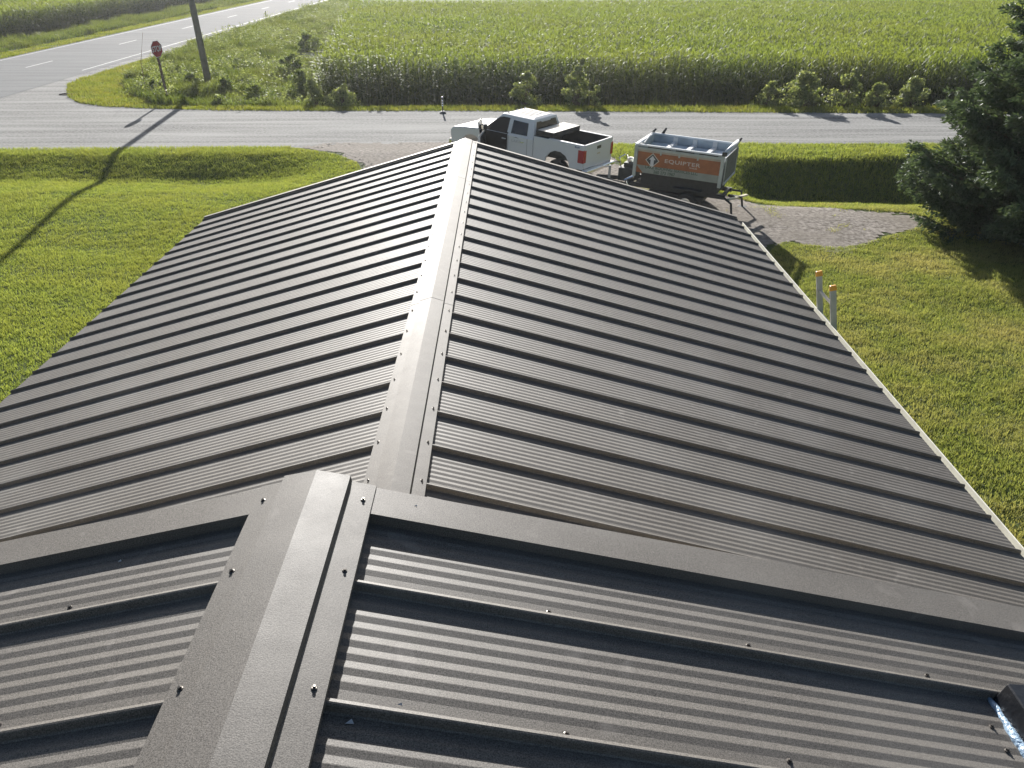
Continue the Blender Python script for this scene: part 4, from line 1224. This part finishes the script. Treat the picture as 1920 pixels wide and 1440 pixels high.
text('LAKE ROOFING SERVICES LLC', .122, MG, tra, (1.52, hw + .0015, ZB + .185), (R(90), 0, R(180)), 'lettering', sx=.98)
text('260 273 1967', .122, MG, tra, (1.72, hw + .0015, ZB + .065), (R(90), 0, R(180)), 'lettering', sx=.98)
MB().prism([(TL_ - .30, ZB), (TL_ - .06, ZB), (TL_ - .06, ZB + .24)], hw + .0005, hw + .004, 'y').build('chevron', M_TO, tra)
# chassis, axle, wheels
q = MB()
for s in (1, -1): q.box(-.1, TL_ + .25, s * .5 - .05, s * .5 + .05, .52, .64)
for xx in (0, .9, 1.8, TL_): q.box(xx - .04, xx + .04, -.45, .45, .53, .63)
q.box(.15, 2.5, -.62, .62, .66, 1.0); q.box(.5, 2.2, -.7, .7, .38, .51)
q.build('chassis', M_DK, tra, bevel=.005)
for s in (1, -1):
    q = MB(); q.tube([(.35, s * .46, .62), (1.3, s * .46, .85), (2.3, s * .46, 1.0)], .035, 6); q.tube([(2.3, s * .46, .62), (1.3, s * .46, .83), (.35, s * .46, .99)], .035, 6)
    q.build('scissor_lift', M_DK, tra)
    wh = MB(); wh.lathe([(.15, -.10), (.29, -.095), (.325, -.06), (.325, .06), (.29, .095), (.15, .10)], (.98, s * (hw - .08), .325), 'y', 26)
    wo = wh.build('wheel', M_TYRE, tra)
    rm = MB(); rm.lathe([(.03, s * .11), (.07, s * .105), (.155, s * .103), (.18, s * .098)], (.98, s * (hw - .08), .325), 'y', 18); rm.build('rim', M_RIM, wo)
    q = MB(); q.box(.55, 1.42, min(s * (hw - .2), s * (hw + .02)), max(s * (hw - .2), s * (hw + .02)), .72, .76); q.build('mudguard', M_DK, tra, bevel=.01)
# engine, fuel tank, controls at the nose
q = MB(); q.box(TL_ + .12, TL_ + .62, -.35, .42, .60, 1.0); q.box(TL_ + .18, TL_ + .5, -.2, .3, 1.0, 1.14); en = q.build('engine', M_DK, tra, bevel=.02)
q = MB(); q.lathe([(.08, 1.141), (.10, 1.16), (.10, 1.26), (.06, 1.29)], (TL_ + .34, .1, 0), seg=14); q.box(TL_ + .2, TL_ + .5, -.16, -.02, 1.141, 1.22); q.build('air_filter', M_CHROME, en)
q = MB(); q.tube([(TL_ + .55, .35, .95), (TL_ + .62, .4, 1.3), (TL_ + .45, .38, 1.42)], .02, 6); q.tube([(TL_ + .5, -.3, .95), (TL_ + .6, -.32, 1.25)], .02, 6); q.build('control_lever', M_CHROME, en)
q = MB(); q.tube([(TL_ + .05, .62, .85), (TL_ + .3, .66, .70), (TL_ + .2, .6, .55)], .05, 8); q.build('hydraulic_hose', M_CHROME, en)
q = MB()
for s in (1, -1):
    q.hexa([(TL_ + .2, s * .5 - .05, .45), (TL_ + 1.45, s * .03 - .04, .45), (TL_ + 1.45, s * .03 + .04, .45), (TL_ + .2, s * .5 + .05, .45), (TL_ + .2, s * .5 - .05, .56), (TL_ + 1.45, s * .03 - .04, .56), (TL_ + 1.45, s * .03 + .04, .56), (TL_ + .2, s * .5 + .05, .56)])
tn = q.build('tongue', M_DK, tra)
q = MB(); q.tube([(TL_ + 1.0, .1, .0), (TL_ + 1.0, .1, .95)], .04, 8); q.tube([(TL_ + 1.0, .1, .9), (TL_ + 1.15, .25, .93)], .015, 6); q.build('jack', M_STEELW, tn)
# rear stabiliser feet
for s in (1, -1):
    q = MB(); q.tube([(-.05, s * .5, .58), (-.35, s * .78, .50), (-.45, s * .80, .02)], .035, 8); q.box(-.58, -.32, s * .80 - .12, s * .80 + .12, 0.012, .04)
    q.build('stabiliser', M_DK, tra, bevel=.003)
q = MB(); q.hexa([(-.15, .45, .50), (-.24, .49, .50), (-.64, -.35, .50), (-.55, -.39, .50), (-.15, .45, .55), (-.24, .49, .55), (-.64, -.35, .55), (-.55, -.39, .55)])
q.build('rear_step', mat('step_pale', (.60, .55, .38), .5), tra, bevel=.005)
bx('rear_step_bracket', M_DK, -.52, -.10, -.05, .05, .50, .56)

# ------------------------------------------------------------------ thin scattering volume, added to imitate veiling glare of the lens
hz_m = bpy.data.materials.new('glare_veil_air')
hz_m.use_nodes = True
hn = hz_m.node_tree
hn.nodes.remove(hn.nodes['Principled BSDF'])
pv = hn.nodes.new('ShaderNodeVolumePrincipled')
pv.inputs['Color'].default_value = (.93, .96, 1.0, 1)
pv.inputs['Density'].default_value = .00026
pv.inputs['Anisotropy'].default_value = .55
hn.links.new(pv.outputs[0], hn.nodes['Material Output'].inputs['Volume'])
q = MB(); q.box(-262, 262, -122, 362, -2.7, 15.5)
hb = q.build('glare_veil', hz_m); tag(hb, kind='stuff')
